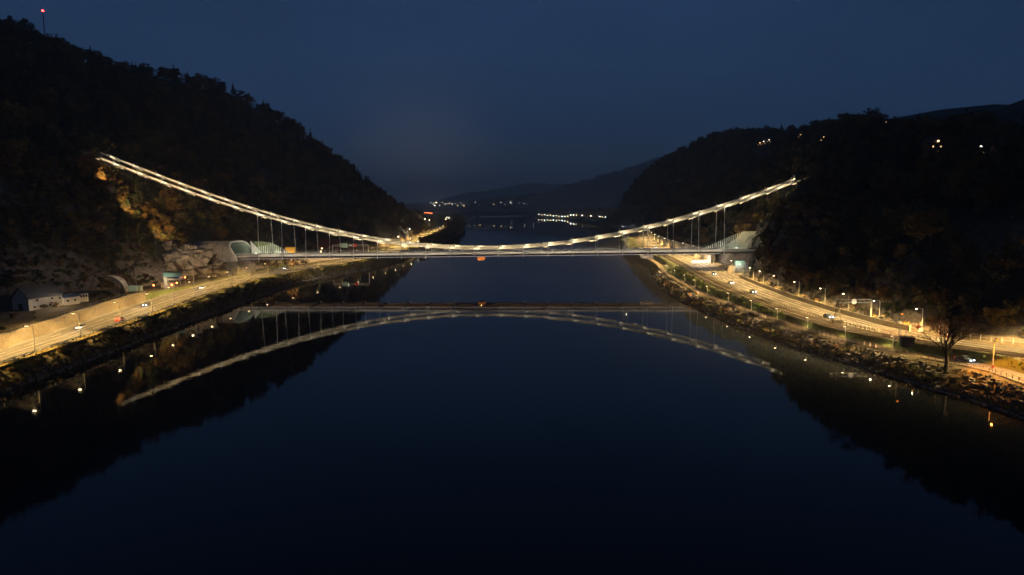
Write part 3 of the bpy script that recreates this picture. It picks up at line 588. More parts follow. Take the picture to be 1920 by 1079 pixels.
# ------------------------------------------------------------------ street lamps
_pole = {}
def lamp(base, h, arm, direction, label, group, kind='left', energy=STREET_W, color=WARM, g=None, name='street_lamp', lit=True, tilt=(0.42, 0, -1)):
    """pole, arm, head with the diffuser below it, and the lamp's own light"""
    d = Vector((direction[0], direction[1], 0)).normalized(); rz = math.atan2(d.y, d.x)
    t = thing(name, label, 'street lamp', base, rz, group); key = (round(h, 1), round(arm, 1), kind)
    if key not in _pole:
        p = MB(); p.tube([(0, 0, -0.3), (0, 0, 0.8), (0, 0, h)], [0.16, 0.14, 0.085], 8); p.tube([(0, 0, 0), (0, 0, 0.5)], 0.2, 8)
        a = MB(); a.tube([(0, 0, h-0.08), (arm*0.5, 0, h+0.12), (arm, 0, h+0.16)], [0.07, 0.06, 0.05], 6)
        hd = MB(); hd.box((arm+0.35, 0, h+0.17), (0.95, 0.36, 0.16)); hd.box((arm+0.2, 0, h+0.28), (0.5, 0.24, 0.1))
        df = MB()
        if kind == 'left': df.box((arm+0.38, 0, h+0.07), (0.86, 0.34, 0.04))
        else:
            ring = []; 
            for i, (rr, zz) in enumerate(((0.30, 0.088), (0.26, -0.04), (0.15, -0.13))): ring += [(arm+0.4+rr*math.cos(k*math.pi/4), rr*0.7*math.sin(k*math.pi/4), h+zz) for k in range(8)]
            df.add(ring, [(i*8+k, i*8+(k+1) % 8, i*8+8+(k+1) % 8, i*8+8+k) for i in range(2) for k in range(8)] + [tuple(16+k for k in range(8))])
        _pole[key] = (p.mesh('pole', M_GALV), a.mesh('arm', M_GALV), hd.mesh('lamp_head', M_STEELD), df)
    p, a, hd, df = _pole[key]
    link('pole', p, t); link('arm', a, t); ho = link('lamp_head', hd, t)
    gm = g or G_WARM; dk = key + (gm.name,)
    if dk not in _pole: _pole[dk] = df.mesh('diffuser', gm)
    link('diffuser', _pole[dk], ho)
    if lit and energy > 0: light('lamp_light', 'SPOT', (arm+0.4, 0, h-0.12 if kind == 'left' else h-0.42), energy, color, t, spot=R(134), blend=0.8, rad=0.2, direc=tilt)
    return t
yl = [150, 173, 196, 219.6, 246, 271.5, 293, 316, 340, 366, 392, 420, 450, 480, 512, 545, 580, 615, 650, 690]
for i, y in enumerate(yl):
    lamp((float(LA(y))-0.35, y, ZL), 7.6, 1.4, (-1, 0), f'{ORD[i]} tall grey street lamp on the river edge of the left road', 'lamps along the left road', 'left', STREET_W*0.62)
yr = [150, 178, 204, 222, 240, 257, 280, 306, 327, 346, 368, 392]
for i, y in enumerate(yr):
    lamp((float(RB(y))+2.4, y, ZR), 7.2, 1.6, (-1, 0), f'{ORD[i]} grey street lamp below the cliff along the right road', 'lamps along the right road', 'dome', STREET_W*2.3, (1.0, 0.60, 0.19), G_WARMW, tilt=(0.42, 0, -1))
yr2 = [455, 485, 520, 560, 600, 645, 690, 740, 795, 850]
for i, y in enumerate(yr2):
    lamp((float(RB(y))+1.6, y, ZR), 8.5, 1.6, (-1, 0), f'{ORD[i]} street lamp on the right road beyond the bridge', 'lamps on the right road beyond the bridge', 'dome', STREET_W*3.2, (1.0, 0.62, 0.21), G_WARMW)
yl2 = [735, 780, 830, 880, 935, 990, 1050, 1120, 1200, 1280]
for i, y in enumerate(yl2):
    lamp((float(LA(y))-0.35, y, ZL), 9.0, 1.5, (-1, 0), f'{ORD[i]} street lamp on the far left road beyond the bridge', 'lamps on the far left road', 'dome', STREET_W*3.0, WARM, G_WARM)
t = gp(1862, 676, ZR-0.3); lamp((t.x, t.y, ZP), 7.3, 0.3, (0.3, -1), 'glowing orange sodium lamp standing in the grass by the right lane', None, 'dome', STREET_W*0.22, SODIUM, G_SOD)
t = gp(1685, 634, ZR); lamp((t.x, t.y, ZR), 7.0, 0.6, (0.6, 0.3), 'small orange red lamp beside the railway crossing', None, 'dome', STREET_W*0.035, SODIUM, G_SOD)
# promenade bollard lights
for i, y in enumerate([432, 400, 372, 346, 318, 292, 268, 246, 226, 208, 192]):
    tt = thing('path_light', ('slim white path light nearest the bridge on the right promenade' if i == 0 else f'{ORD[i]} slim white path light from the bridge along the right promenade'), 'path light', (float(RP(y))+1.75, y, ZP), 0, 'path lights on the promenade')
    mb = MB(); mb.tube([(0, 0, -0.2), (0, 0, 3.6)], 0.07, 6); mb.build('pole', M_WHITE, tt); mb = MB(); mb.box((-0.3, 0, 3.66), (0.8, 0.3, 0.12)); hd = mb.build('lamp_head', M_WHITE, tt); mb = MB(); mb.box((-0.4, 0, 3.585), (0.5, 0.22, 0.03)); mb.build('diffuser', G_WARMW, hd)
    light('path_lamp', 'SPOT', (-0.4, 0, 3.45), (52000 if y > 300 else 42000), (1.0, 0.58, 0.26), tt, spot=R(112), blend=0.6, direc=(-0.95, 0, -1))

# ------------------------------------------------------------------ walls, rails and fences along the banks
def wall_line(name, label, cat, line, hgt, thick, m, cap=None, group=None, base=-0.4):
    c0 = Vector(line[0]); t = thing(name, label, cat, c0, 0, group)
    mb = MB(); mb.sweep([Vector(p)-c0 for p in line], [(-thick/2, base), (thick/2, base), (thick/2, hgt), (-thick/2, hgt)]); mb.build('wall_body', m, t)
    if cap: mb = MB(); mb.sweep([Vector(p)-c0+Vector((0, 0, hgt+0.003)) for p in line], [(-thick/2-0.12, 0), (thick/2+0.12, 0), (thick/2+0.12, 0.16), (-thick/2-0.12, 0.16)]); mb.build('coping', cap, t)
    return t
def fence(name, label, line, post_step, h, rails, m, r=0.05, group=None, cat='fence', individual=True):
    line = [Vector(p) for p in line]; c0 = line[0]; t = thing(name, label, cat, c0, 0, group)
    pm = MB(); pm.box((0, 0, h/2-0.1), (r*2, r*2, h+0.2)); pm = pm.mesh('post', m)
    pts = even(line, post_step)
    if individual:
        for p in pts[:290]: link('post', pm, t, p-c0)
    else:
        mb = MB()
        for p in pts: mb.box(p-c0+Vector((0, 0, h/2-0.1)), (r*2, r*2, h+0.2))
        stuff(mb.build('post', m, t))
    for z_ in rails:
        mb = MB(); mb.sweep([p-c0+Vector((0, 0, z_)) for p in line], [(-r*0.7, -r*0.7), (r*0.7, -r*0.7), (r*0.7, r*0.7), (-r*0.7, r*0.7)]); mb.build('rail', m, t)
    return t
def yline(f, y0, y1, z, step=4.0, off=0.0): return [Vector((float(f(y))+off, float(y), z)) for y in np.arange(y0, y1+0.01, step)]
# masonry wall below the terrace on the left
t = thing('stone_retaining_wall', 'rough golden stone retaining wall rising above the left road', 'wall', (float(LB(200))-1.0, 200, ZL))
mb = MB(); yy = np.arange(184, 313, 3.0)
for y in yy:
    x = float(LB(y))-1.0; top = float(LT(y))-ZL+0.35
    for dx, dz in ((0.5, -0.5), (0.42, top), (-0.42, top), (-0.5, -0.5)): mb.v.append((x+dx-t.location.x, y-200, dz))
n = len(yy); mb.f = [(4*i+j, 4*i+(j+1) % 4, 4*i+4+(j+1) % 4, 4*i+4+j) for i in range(n-1) for j in range(4)]+[(3, 2, 1, 0), tuple(4*(n-1)+j for j in range(4))]; mb.m = [0]*len(mb.f); mb.build('masonry', M_STONE, t)
mb = MB(); mb.sweep([(float(LB(y))-1.0-t.location.x, y-200, float(LT(y))-ZL+0.353) for y in yy], [(-0.6, 0), (0.6, 0), (0.6, 0.18), (-0.6, 0.18)]); mb.build('coping', M_CONC, t)
fence('terrace_railing', 'thin metal railing along the top of the stone retaining wall', [Vector((float(LB(y))-1.15, float(y), float(LT(y))+0.53)) for y in np.arange(190, 310, 4.0)], 2.5, 1.1, (1.05, 0.6), M_STEELD)
# left: guard rail, riverside fence
fence('guard_rail', 'pale steel guard rail on the river side of the left road', yline(lambda y: LA(y)+0.35, 130, 560, ZL), 4.0, 0.75, (0.62,), M_GALV, r=0.12, cat='guard rail', individual=False)
fence('riverside_fence', 'long metal fence along the top of the left river bank', yline(lambda y: LA(y)+2.3, 130, 520, ZL), 2.5, 1.15, (1.1, 0.65), M_GALV, cat='fence')
wall_line('median_kerb', 'low pale kerb wall along the landward edge of the left road', 'kerb', yline(lambda y: LB(y)+0.7, 130, 420, ZL), 0.5, 0.35, M_CONC)
# retaining walls of the works area below the left end of the bridge
wall_line('retaining_wall', 'tall bright concrete retaining wall under the left end of the bridge', 'wall', [Vector((-176.5, 446, ZL)), Vector((-171.0, 470, ZL)), Vector((-166, 492, ZL))], 7.0, 0.8, M_CONC, M_CONC)
wall_line('retaining_wall', 'lower pale retaining wall behind the left road beyond the bridge', 'wall', [Vector((-164.5, 497, ZL)), Vector((-158, 520, ZL)), Vector((-148, 552, ZL)), Vector((-142.5, 572, ZL))], 4.2, 0.7, M_PLAST, M_CONC)
# right: parapet on the hill side, barrier on the track side
wall_line('roadside_parapet', 'long pale parapet wall between the right road and the cliff', 'wall', yline(lambda y: RB(y)+0.75, 206, 372, ZR), 1.5, 0.4, mat('ochre_concrete', (0.34, 0.27, 0.14), 0.85, noise=0.2, nscale=0.6), M_CONC)
fence('crash_barrier', 'dark crash barrier between the right road and the railway tracks', yline(lambda y: RA(y)-0.25, 206, 420, ZR), 2.0, 0.85, (0.75, 0.45), M_STEELD, r=0.09, cat='crash barrier', individual=False)
fence('promenade_railing', 'slatted railing along the riverside promenade on the right bank', yline(lambda y: RP(y)-1.8, 138, 420, ZP, 3.0), 2.0, 1.15, (1.1, 0.6), mat('rail_brown', (0.30, 0.25, 0.19), 0.7), r=0.06)
fence('lane_fence', 'wire fence with posts beside the tracks at the far right', yline(lambda y: RB(y)+5.0, 140, 205, ZR+0.1, 3.0), 2.6, 1.6, (1.5, 0.8), M_GALV, r=0.06)
wall_line('retaining_wall', 'high lit retaining wall along the curve of the right road beyond the bridge', 'wall', yline(lambda y: RB(y)+3.4, 470, 800, ZR, 10.0), 7.5, 0.8, M_CONCD, M_CONC)
wall_line('retaining_wall', 'short grey concrete wall below the right end of the bridge', 'wall', [Vector((133.0, 380, ZR)), Vector((130.5, 368, ZR)), Vector((128.0, 352, ZR))], 4.5, 0.7, M_CONC, M_CONC)
# floodlit white works barrier on the right road under the deck
q0, q1 = gp(1297, 494, ZR), gp(1332, 493, ZR)
t = thing('works_barrier', 'white floodlit site barrier with a tall end block under the bridge', 'barrier', ((q0+q1)/2))
ax = (q1-q0).normalized(); L = (q1-q0).length
mb = MB(); mb.box((0, 0, 1.0), (L, 0.6, 2.0), ax=ax); mb.build('panel', M_WHITE, t)
mb = MB(); e = ax*(L/2-1.2); mb.box((e.x, e.y, 3.6), (2.4, 1.2, 3.2), ax=ax); mb.build('end_block', M_WHITE, t)
light('work_lamp', 'POINT', (0, -5, 5.0), 9000, (1.0, 0.95, 0.85), t, rad=0.3)

# ------------------------------------------------------------------ cars
_car = {}
def car(pos, heading, paint, label, on=True, beam=2600, z=0.0):
    t = thing('car', label, 'car', (pos[0], pos[1], z), heading - math.pi/2, None)
    if 'w' not in _car:
        w = MB(); w.tube([(-0.11, 0, 0), (0.11, 0, 0)], 0.33, 14); _car['w'] = w.mesh('tyre', M_RUB)
        rm = MB(); rm.tube([(-0.12, 0, 0), (0.12, 0, 0)], 0.19, 10); _car['r'] = rm.mesh('rim', M_GALV)
        c = MB()   # cabin glass: a lofted ring
        lo = [(-0.78, -1.55), (0.78, -1.55), (0.80, 0.75), (-0.80, 0.75)]; hi = [(-0.62, -1.15), (0.62, -1.15), (0.62, 0.05), (-0.62, 0.05)]
        c.add([(x, y, 0.86) for x, y in lo]+[(x, y, 1.40) for x, y in hi], [(0, 1, 5, 4), (1, 2, 6, 5), (2, 3, 7, 6), (3, 0, 4, 7), (4, 5, 6, 7)]); _car['c'] = c.mesh('window', M_GLASS)
        h = MB(); h.box((0, 0, 0), (0.40, 0.10, 0.17)); _car['h'] = h.mesh('headlight', G_HEAD); _car['hx'] = h.mesh('headlight', M_GALV)
        k = MB(); k.box((0, 0, 0), (0.36, 0.08, 0.15)); _car['t'] = k.mesh('taillight', G_TAIL)
    key = paint.name
    if key not in _car:
        bdy = MB(); prof = [(-2.15, 0.42), (-2.15, 0.80), (-1.95, 0.92), (0.85, 0.90), (1.75, 0.80), (2.12, 0.66), (2.18, 0.40), (2.0, 0.24), (-2.0, 0.24)]
        n = len(prof); xs_ = (-0.86, -0.80, 0.80, 0.86)
        for x in xs_:
            for y, z_ in prof: bdy.v.append((x, y*(0.985 if abs(x) > 0.83 else 1), 0.52+(z_-0.52)*(0.94 if abs(x) > 0.83 else 1)))
        bdy.f = [(i*n+j, i*n+(j+1) % n, (i+1)*n+(j+1) % n, (i+1)*n+j) for i in range(3) for j in range(n)]+[tuple(range(n)), tuple(3*n+j for j in range(n-1, -1, -1))]; bdy.m = [0]*len(bdy.f)
        rf = MB(); rf.box((0, -0.55, 1.425), (1.24, 1.2, 0.06))
        for sx_ in (-1, 1):
            rf.tube([(0.80*sx_, 0.75, 0.88), (0.63*sx_, 0.05, 1.42)], 0.05, 5); rf.tube([(0.78*sx_, -1.55, 0.88), (0.63*sx_, -1.15, 1.42)], 0.07, 5); rf.tube([(0.79*sx_, -0.5, 0.88), (0.64*sx_, -0.5, 1.42)], 0.05, 5)
        _car[key] = (bdy.mesh('body', paint), rf.mesh('roof', paint))
    link('body', _car[key][0], t); link('roof', _car[key][1], t); link('window', _car['c'], t)
    for x in (-0.76, 0.76):
        for y in (-1.32, 1.36): wo = link('wheel', _car['w'], t, (x, y, 0.33)); link('rim', _car['r'], wo)
        link('headlight', _car['h'], t, (x*0.82, 2.15, 0.62)); link('taillight', _car['t'], t, (x*0.85, -2.16, 0.72))
    if on: light('car_beam', 'SPOT', (0, 2.35, 0.65), beam, (0.92, 0.97, 1.0), t, spot=R(55), blend=0.6, rad=0.15, direc=(0, 1, -0.10))
    return t
P_WHITE = mat('car_white', (0.70, 0.70, 0.70), 0.25, spec=0.5); P_RED = mat('car_red', (0.32, 0.02, 0.02), 0.25, spec=0.5); P_GREY = mat('car_grey', (0.10, 0.11, 0.12), 0.25, 0.3, spec=0.5); P_BLUE = mat('car_blue', (0.03, 0.06, 0.13), 0.25, spec=0.5)
def car_on(f, y, toward, paint, z, label, beam=2600):
    dx = float(f(y+2)-f(y-2)); h = math.atan2(4, dx) + (math.pi if toward else 0)
    return car((float(f(y)), y), h, paint, label, True, beam, z+0.005)
LL = lambda q: (lambda y: LA(y)+(LB(y)-LA(y))*q); RR_ = lambda q: (lambda y: RA(y)+(RB(y)-RA(y))*q)
car_on(LL(0.58), 236, True, P_WHITE, ZL, 'white car with headlights on, nearest car on the left road')
car_on(LL(0.22), 252, False, P_RED, ZL, 'dark red car with glowing tail lights on the left road')
car_on(LL(0.62), 292, True, P_GREY, ZL, 'grey car with bright headlights beside the sign gantry', 5000)
car_on(LL(0.60), 356, True, P_WHITE, ZL, 'white car with bright headlights in front of the rock outcrop', 5000)
car_on(LL(0.60), 470, True, P_GREY, ZL, 'grey car with headlights on just beyond the bridge on the left road', 5000)
car_on(LL(0.55), 840, True, P_WHITE, ZL, 'distant white car with headlights on the far left road', 9000)
car_on(RR_(0.20), 232, True, P_BLUE, ZR, 'dark blue car with headlights on, closest car on the right road')
car_on(RR_(0.24), 303, True, P_GREY, ZR, 'grey car with headlights on beside the crash barrier on the right road')
car_on(RR_(0.28), 340, True, P_WHITE, ZR, 'white car with headlights on in the middle of the right road')
car_on(RR_(0.30), 384, True, P_GREY, ZR, 'dark car with headlights on just in front of the bridge on the right')
car_on(RR_(0.30), 610, True, P_WHITE, ZR, 'white car with dazzling headlights on the right road behind the bridge', 16000)
car_on(RR_(0.30), 636, True, P_GREY, ZR, 'grey car following another one on the right road behind the bridge', 9000)
car_on(RR_(0.4), 1330, True, P_WHITE, ZR, 'distant car with headlights where the right road leaves the hill', 30000)
q = Vector((float(RP(175))+3.6, 175, 0)); car((q.x, q.y), math.atan2(-1, 0.35), P_BLUE, 'dark blue car with headlights on the riverside lane at far right', True, 2600, ZP+0.02)

# ------------------------------------------------------------------ trees
def rand_unit(rng):
    v = rng.normal(0, 1, 3); return v/np.linalg.norm(v)
def leaf_mesh(name, rng, lobes, n, size, m, mb=None):
    """many small leaf clumps spread through the lobes of a crown"""
    c = np.array([l[0] for l in lobes]); r = np.array([l[1] for l in lobes]); w = r**2/np.sum(r**2)
    k = rng.choice(len(lobes), n, p=w); d = rng.normal(0, 1, (n, 3)); d /= np.linalg.norm(d, axis=1)[:, None]
    rad = rng.random(n)**0.45; p = c[k] + d*(r[k]*rad)[:, None]*np.array([1, 1, 0.85])
    u = rng.normal(0, 1, (n, 3)); u /= np.linalg.norm(u, axis=1)[:, None]; q = np.cross(u, rng.normal(0, 1, (n, 3))); q /= np.linalg.norm(q, axis=1)[:, None]
    s = size*(0.55+0.9*rng.random(n))[:, None]
    v = np.concatenate([(p+u*s)[:, None], (p+q*s*0.7)[:, None], (p-u*s*0.9)[:, None], (p-q*s*0.75)[:, None]], 1).reshape(-1, 3)
    me = bpy.data.meshes.new(name); f = np.arange(4*n).reshape(-1, 4)
    me.from_pydata(v.tolist(), [], f.tolist()); me.materials.append(m); return me
def branches(mb, rng, p, d, L, r, depth, tips, up=0.15):
    n = 3; pts = [Vector(p)]; dd = Vector(d)
    for i in range(n):
        dd = (dd + Vector(rng.normal(0, 0.16, 3)) + Vector((0, 0, up*0.3))).normalized(); pts.append(pts[-1]+dd*(L/n))
    mb.tube(pts, [r, r*0.82, r*0.66, r*0.5], 5 if depth > 1 else 3, cap=False)
    if depth == 0: tips.append(pts[-1]); return
    for i in range(rng.integers(3, 5)):
        a = pts[1+int(rng.integers(0, n))] if i else pts[-1]; side = Vector(rand_unit(rng)); nd = (dd*0.75 + side*0.75 + Vector((0, 0, up))).normalized()
        branches(mb, rng, a, nd, L*float(rng.uniform(0.55, 0.78)), r*0.5, depth-1, tips, up)
def deciduous(seed, h, nleaf, size, m, depth=2, wide=0.32):
    rng = np.random.default_rng(seed); mb = MB(); tips = []; th = h*rng.uniform(0.22, 0.34)
    mb.tube([(0, 0, -0.8), (0.05*h*rng.normal(0, .2), 0.02, th*0.5), (0, 0, th)], [0.030*h*0.62, 0.025*h*0.62, 0.020*h*0.62], 7, cap=False)
    for i in range(6):
        a = 2*math.pi*i/6+rng.normal(0, .3); d = Vector((math.cos(a)*0.62, math.sin(a)*0.62, rng.uniform(0.5, 1.3))).normalized()
        branches(mb, rng, (0, 0, th*rng.uniform(0.8, 1.05)), d, h*rng.uniform(0.24, 0.36), 0.011*h*0.62, depth, tips)
    branches(mb, rng, (0, 0, th), (0.05, 0.02, 1), h*0.42, 0.016*h*0.62, depth, tips)
    lob = []
    for i in range(16):
        a = rng.uniform(0, 6.28); z_ = rng.uniform(0.36, 0.97)*h; rr = h*wide*math.sqrt(max(0.05, 1-((z_/h-0.58)/0.48)**2))*rng.uniform(0.25, 1.0)
        lob.append(((math.cos(a)*rr, math.sin(a)*rr, z_), h*rng.uniform(0.07, 0.16)))
    return mb.mesh('trunk', M_BARK, True), leaf_mesh('crown', rng, lob, nleaf, size, m)
def conifer(seed, h, nleaf, size):
    rng = np.random.default_rng(seed); mb = MB(); mb.tube([(0, 0, -0.8), (0, 0, h*0.5), (0, 0, h*0.98)], [0.018*h, 0.011*h, 0.003*h], 6, cap=False); lob = []
    for i in range(26):
        u = i/26; z_ = h*(0.12+0.86*u); rr = h*0.19*(1-u)**0.9
        for k in range(4 if u < 0.7 else 2):
            a = rng.uniform(0, 6.28); lob.append(((math.cos(a)*rr*rng.uniform(.3, .9), math.sin(a)*rr*rng.uniform(.3, .9), z_+rng.normal(0, .01*h)), h*(0.055*(1-u)+0.018)))
    return mb.mesh('trunk', M_BARK, True), leaf_mesh('crown', rng, lob, nleaf, size, M_NEEDLE)
TREES = [deciduous(1, 13, 1100, 0.42, M_LEAFD), deciduous(2, 15, 1300, 0.42, M_LEAF), deciduous(3, 12, 1000, 0.40, M_LEAFD, wide=0.38), deciduous(4, 14, 700, 0.36, M_LEAF),
         deciduous(5, 11, 450, 0.34, M_LEAFD), conifer(6, 17, 900, 0.42)]
def shrub_mesh(seed, h, n, size, m):
    rng = np.random.default_rng(seed); lob = []
    for i in range(9): a = rng.uniform(0, 6.28); rr = h*0.55*rng.random(); lob.append(((math.cos(a)*rr, math.sin(a)*rr, h*rng.uniform(0.2, 0.8)), h*rng.uniform(0.18, 0.34)))
    return leaf_mesh('foliage', rng, lob, n, size, m)
SHRUBS = [shrub_mesh(20+i, 2.0, 260, 0.17, (M_SHRUB, M_LEAFD, M_LEAF, M_SHRUB)[i]) for i in range(4)] + [shrub_mesh(30+i, 1.8, 320, 0.15, M_GREEN) for i in range(2)]
def stem_mesh(seed, h):
    rng = np.random.default_rng(seed); mb = MB()
    for i in range(5): a = rng.uniform(0, 6.28); mb.tube([(0, 0, -0.3), (math.cos(a)*h*.15, math.sin(a)*h*.15, h*.4), (math.cos(a)*h*.4, math.sin(a)*h*.4, h*.85)], [0.04, 0.03, 0.012], 4, cap=False)
    return mb.mesh('stem', M_BARK)
STEMS = [stem_mesh(40+i, 2.0) for i in range(3)]
def tree(kind, p, scale, rz, label, group, name='tree', cat='tree'):
    t = thing(name, label, cat, p, rz, group); t.scale = (scale, scale, scale)
    link('trunk', TREES[kind][0], t); link('crown', TREES[kind][1], t); return t
def shrub(kind, p, scale, rz, label, group):
    t = thing('shrub', label, 'shrub', p, rz, group); t.scale = (scale*1.15, scale*1.15, scale)
    link('foliage', SHRUBS[kind], t); link('stem', STEMS[kind % 3], t); return t

def project(p):
    x, y, z = p[0], p[1], p[2]-CAM_H; c, s = math.cos(PITCH), math.sin(PITCH); f = y*c-z*s; u = FPX*x/f; v = -FPX*(y*s+z*c)/f
    c, s = math.cos(ROLL), math.sin(ROLL); return 960+u*c+v*s, 539.5-u*s+v*c
def hit(px, py, d0=140, d1=1800, lift=0.0):
    """where the line of sight through a pixel meets the ground"""
    r = ray(px, py); d = d0
    while d < d1:
        q = r*(d/r.y); z_ = CAM_H+q.z
        if z_ <= ground(q.x, d)+lift: return Vector((q.x, d, ground(q.x, d)))
        d += 4.0
    return None
LIGHT_PX = [(1431, 273), (1500, 262), (1543, 270), (1609, 262), (1615, 268), (1424, 276), (1441, 271), (1521, 268), (1533, 267), (1561, 273), (1572, 274), (1660, 243), (1745, 243), (1784, 242), (1795, 239), (1819, 234), (1839, 224), (1846, 225), (1678, 275), (1738, 277), (1755, 292), (1835, 298), (1890, 300)]
HOUSE_PTS = []
for (px, py) in LIGHT_PX:
    q = hit(px, py, 250, 1700, 3.0)
    if q is None:
        D = 900.0; r = ray(px, py); q = Vector((r.x*D/r.y, D, 0)); q.z = ground(q.x, D)
    HOUSE_PTS.append((px, py, q))
def cable_clear(x, y, z, h):
    rel = Vector((x, y, 0))-BP; s = rel.dot(BD); o_ = rel.dot(BN)
    if s < -250 or s > 184:
        return True
    if -8 < o_ < 31:
        if -192 < s < 172 and abs(s) < 200 and z < 30 and s > -200: return False
        return z+h < cz(s)-2.0
    return True
def bridge_shadow(x, y, z, h):
    """keep crowns out of the view of the portals and the cable ends: the slopes there are cleared ground in the photograph"""
    for (s, o_, zz, m) in ((-160, 11, 22, 9), (-150, 20, 22, 7), (150, 18, 22, 9), (163, 12, 22, 8), (-225, 1, 72, 5), (-240, 1, 78, 5), (-205, 1, 65, 5), (-190, 1, 59, 5), (168, 1, 52, 6), (178, 1, 56, 6)):
        p = B(s, o_, zz); D = math.hypot(p.x, p.y); d = Vector((p.x, p.y, 0)).normalized(); al = x*d.x+y*d.y; la = abs(-x*d.y+y*d.x)
        if 0 < al < D-2 and la < m:
            zs = CAM_H+(zz-CAM_H)*al/D
            if z+h > zs-3 and al > D-130: return False
    return True
pts = {'left': [], 'right': []}
def slope_point(side):
    y = float(RNG.uniform(130, 1640 if side > 0 else 1320)); u = float(RNG.random())
    if side < 0: f, c = float(LF(y)), float(LC(y))
    else: f, c = float(RF(y)), float(RC(y))
    x = f + (c-f)*u*(1.0 + 40/abs(c-f)); return x, y
def ok_point(x, y, z, h):
    if not cable_clear(x, y, z, h) or not bridge_shadow(x, y, z, h): return False
    px, py = project((x, y, z+h*0.6))
    if 285 < px < 432 and 440 < py < 535 and 325 < y < 425: return False
    if 120 < px < 300 and 405 < py < 525 and 300 < y < 420 and RNG.random() < 0.25: return False
    for hx, hy, q in HOUSE_PTS:
        if abs(px-hx) < 8 and -36 < py-hy < 40 and y < q.y+12 and y > q.y-170: return False
    return True
sizes = [13, 15, 12, 14, 11, 17]
for side, nm, cnt in ((-1, 'left', 5200), (1, 'right', 4300)):
    tries = 0
    while len(pts[nm]) < cnt and tries < cnt*4:
        tries += 1; x, y = slope_point(side)
        if RNG.random() > (1.0 if y < 700 else 0.75): continue
        z = ground(x, y); k = int(RNG.choice(6, p=[.24, .21, .20, .15, .12, .08])); sca = float(RNG.uniform(0.5, 1.3))
        f = float(LF(y)) if side < 0 else float(RF(y)); edge = abs(x-f)
        if edge < 12: sca *= 0.55
        if side > 0 and edge < 30 and y < 380: sca *= 0.75
        if side < 0 and 320 < y < 415 and z < 60 and x > -262: sca *= 0.45; 
        if not ok_point(x, y, z, sizes[k]*sca): 
            sca *= 0.4; k = 4
            if not ok_point(x, y, z, sizes[k]*sca): continue
        pts[nm].append((x, y, z-0.2, sca, float(RNG.uniform(0, 6.28)), k))
# far bank woods
pts['far'] = []
for i in range(1500):
    y = float(RNG.uniform(3610, 3900)); x = float(RNG.uniform(-900, 420)); pts['far'].append((x, y, float(far_h(x, y)) if y > 3620 else 2.6, float(RNG.uniform(1.0, 1.7)), float(RNG.uniform(0, 6.28)), int(RNG.integers(0, 4))))
for i in range(1100):
    y = float(RNG.uniform(1120, 2500)); x = float(LW(y)) - float(RNG.uniform(4, 110))
    if float(LB(y))-3 < x < float(LA(y))+4: continue
    pts['far'].append((x, y, ground(x, y), float(RNG.uniform(0.9, 1.5)), float(RNG.uniform(0, 6.28)), int(RNG.integers(0, 5))))
for i in range(420):
    y = float(RNG.uniform(760, 1150)); u = float(RNG.uniform(0.05, 0.8)); x = float(LW(y))+(float(LA(y))-float(LW(y)))*u
    pts['far'].append((x, y, ground(x, y), float(RNG.uniform(0.35, 0.75)), float(RNG.uniform(0, 6.28)), int(RNG.integers(0, 5))))
for i in range(700):
    y = float(RNG.uniform(1450, 3300)); x = float(RW(y)) + float(RNG.uniform(4, 90))
    pts['far'].append((x, y, ground(x, y), float(RNG.uniform(0.7, 1.1)), float(RNG.uniform(0, 6.28)), int(RNG.integers(0, 5))))
for i in range(2600):
    y = float(RNG.uniform(4300, 5100)); x = float(RNG.uniform(-300, 1500)); pts['far'].append((x, y, float(far_h(x, y))-2, float(RNG.uniform(1.2, 2.2)), float(RNG.uniform(0, 6.28)), int(RNG.integers(0, 4))))

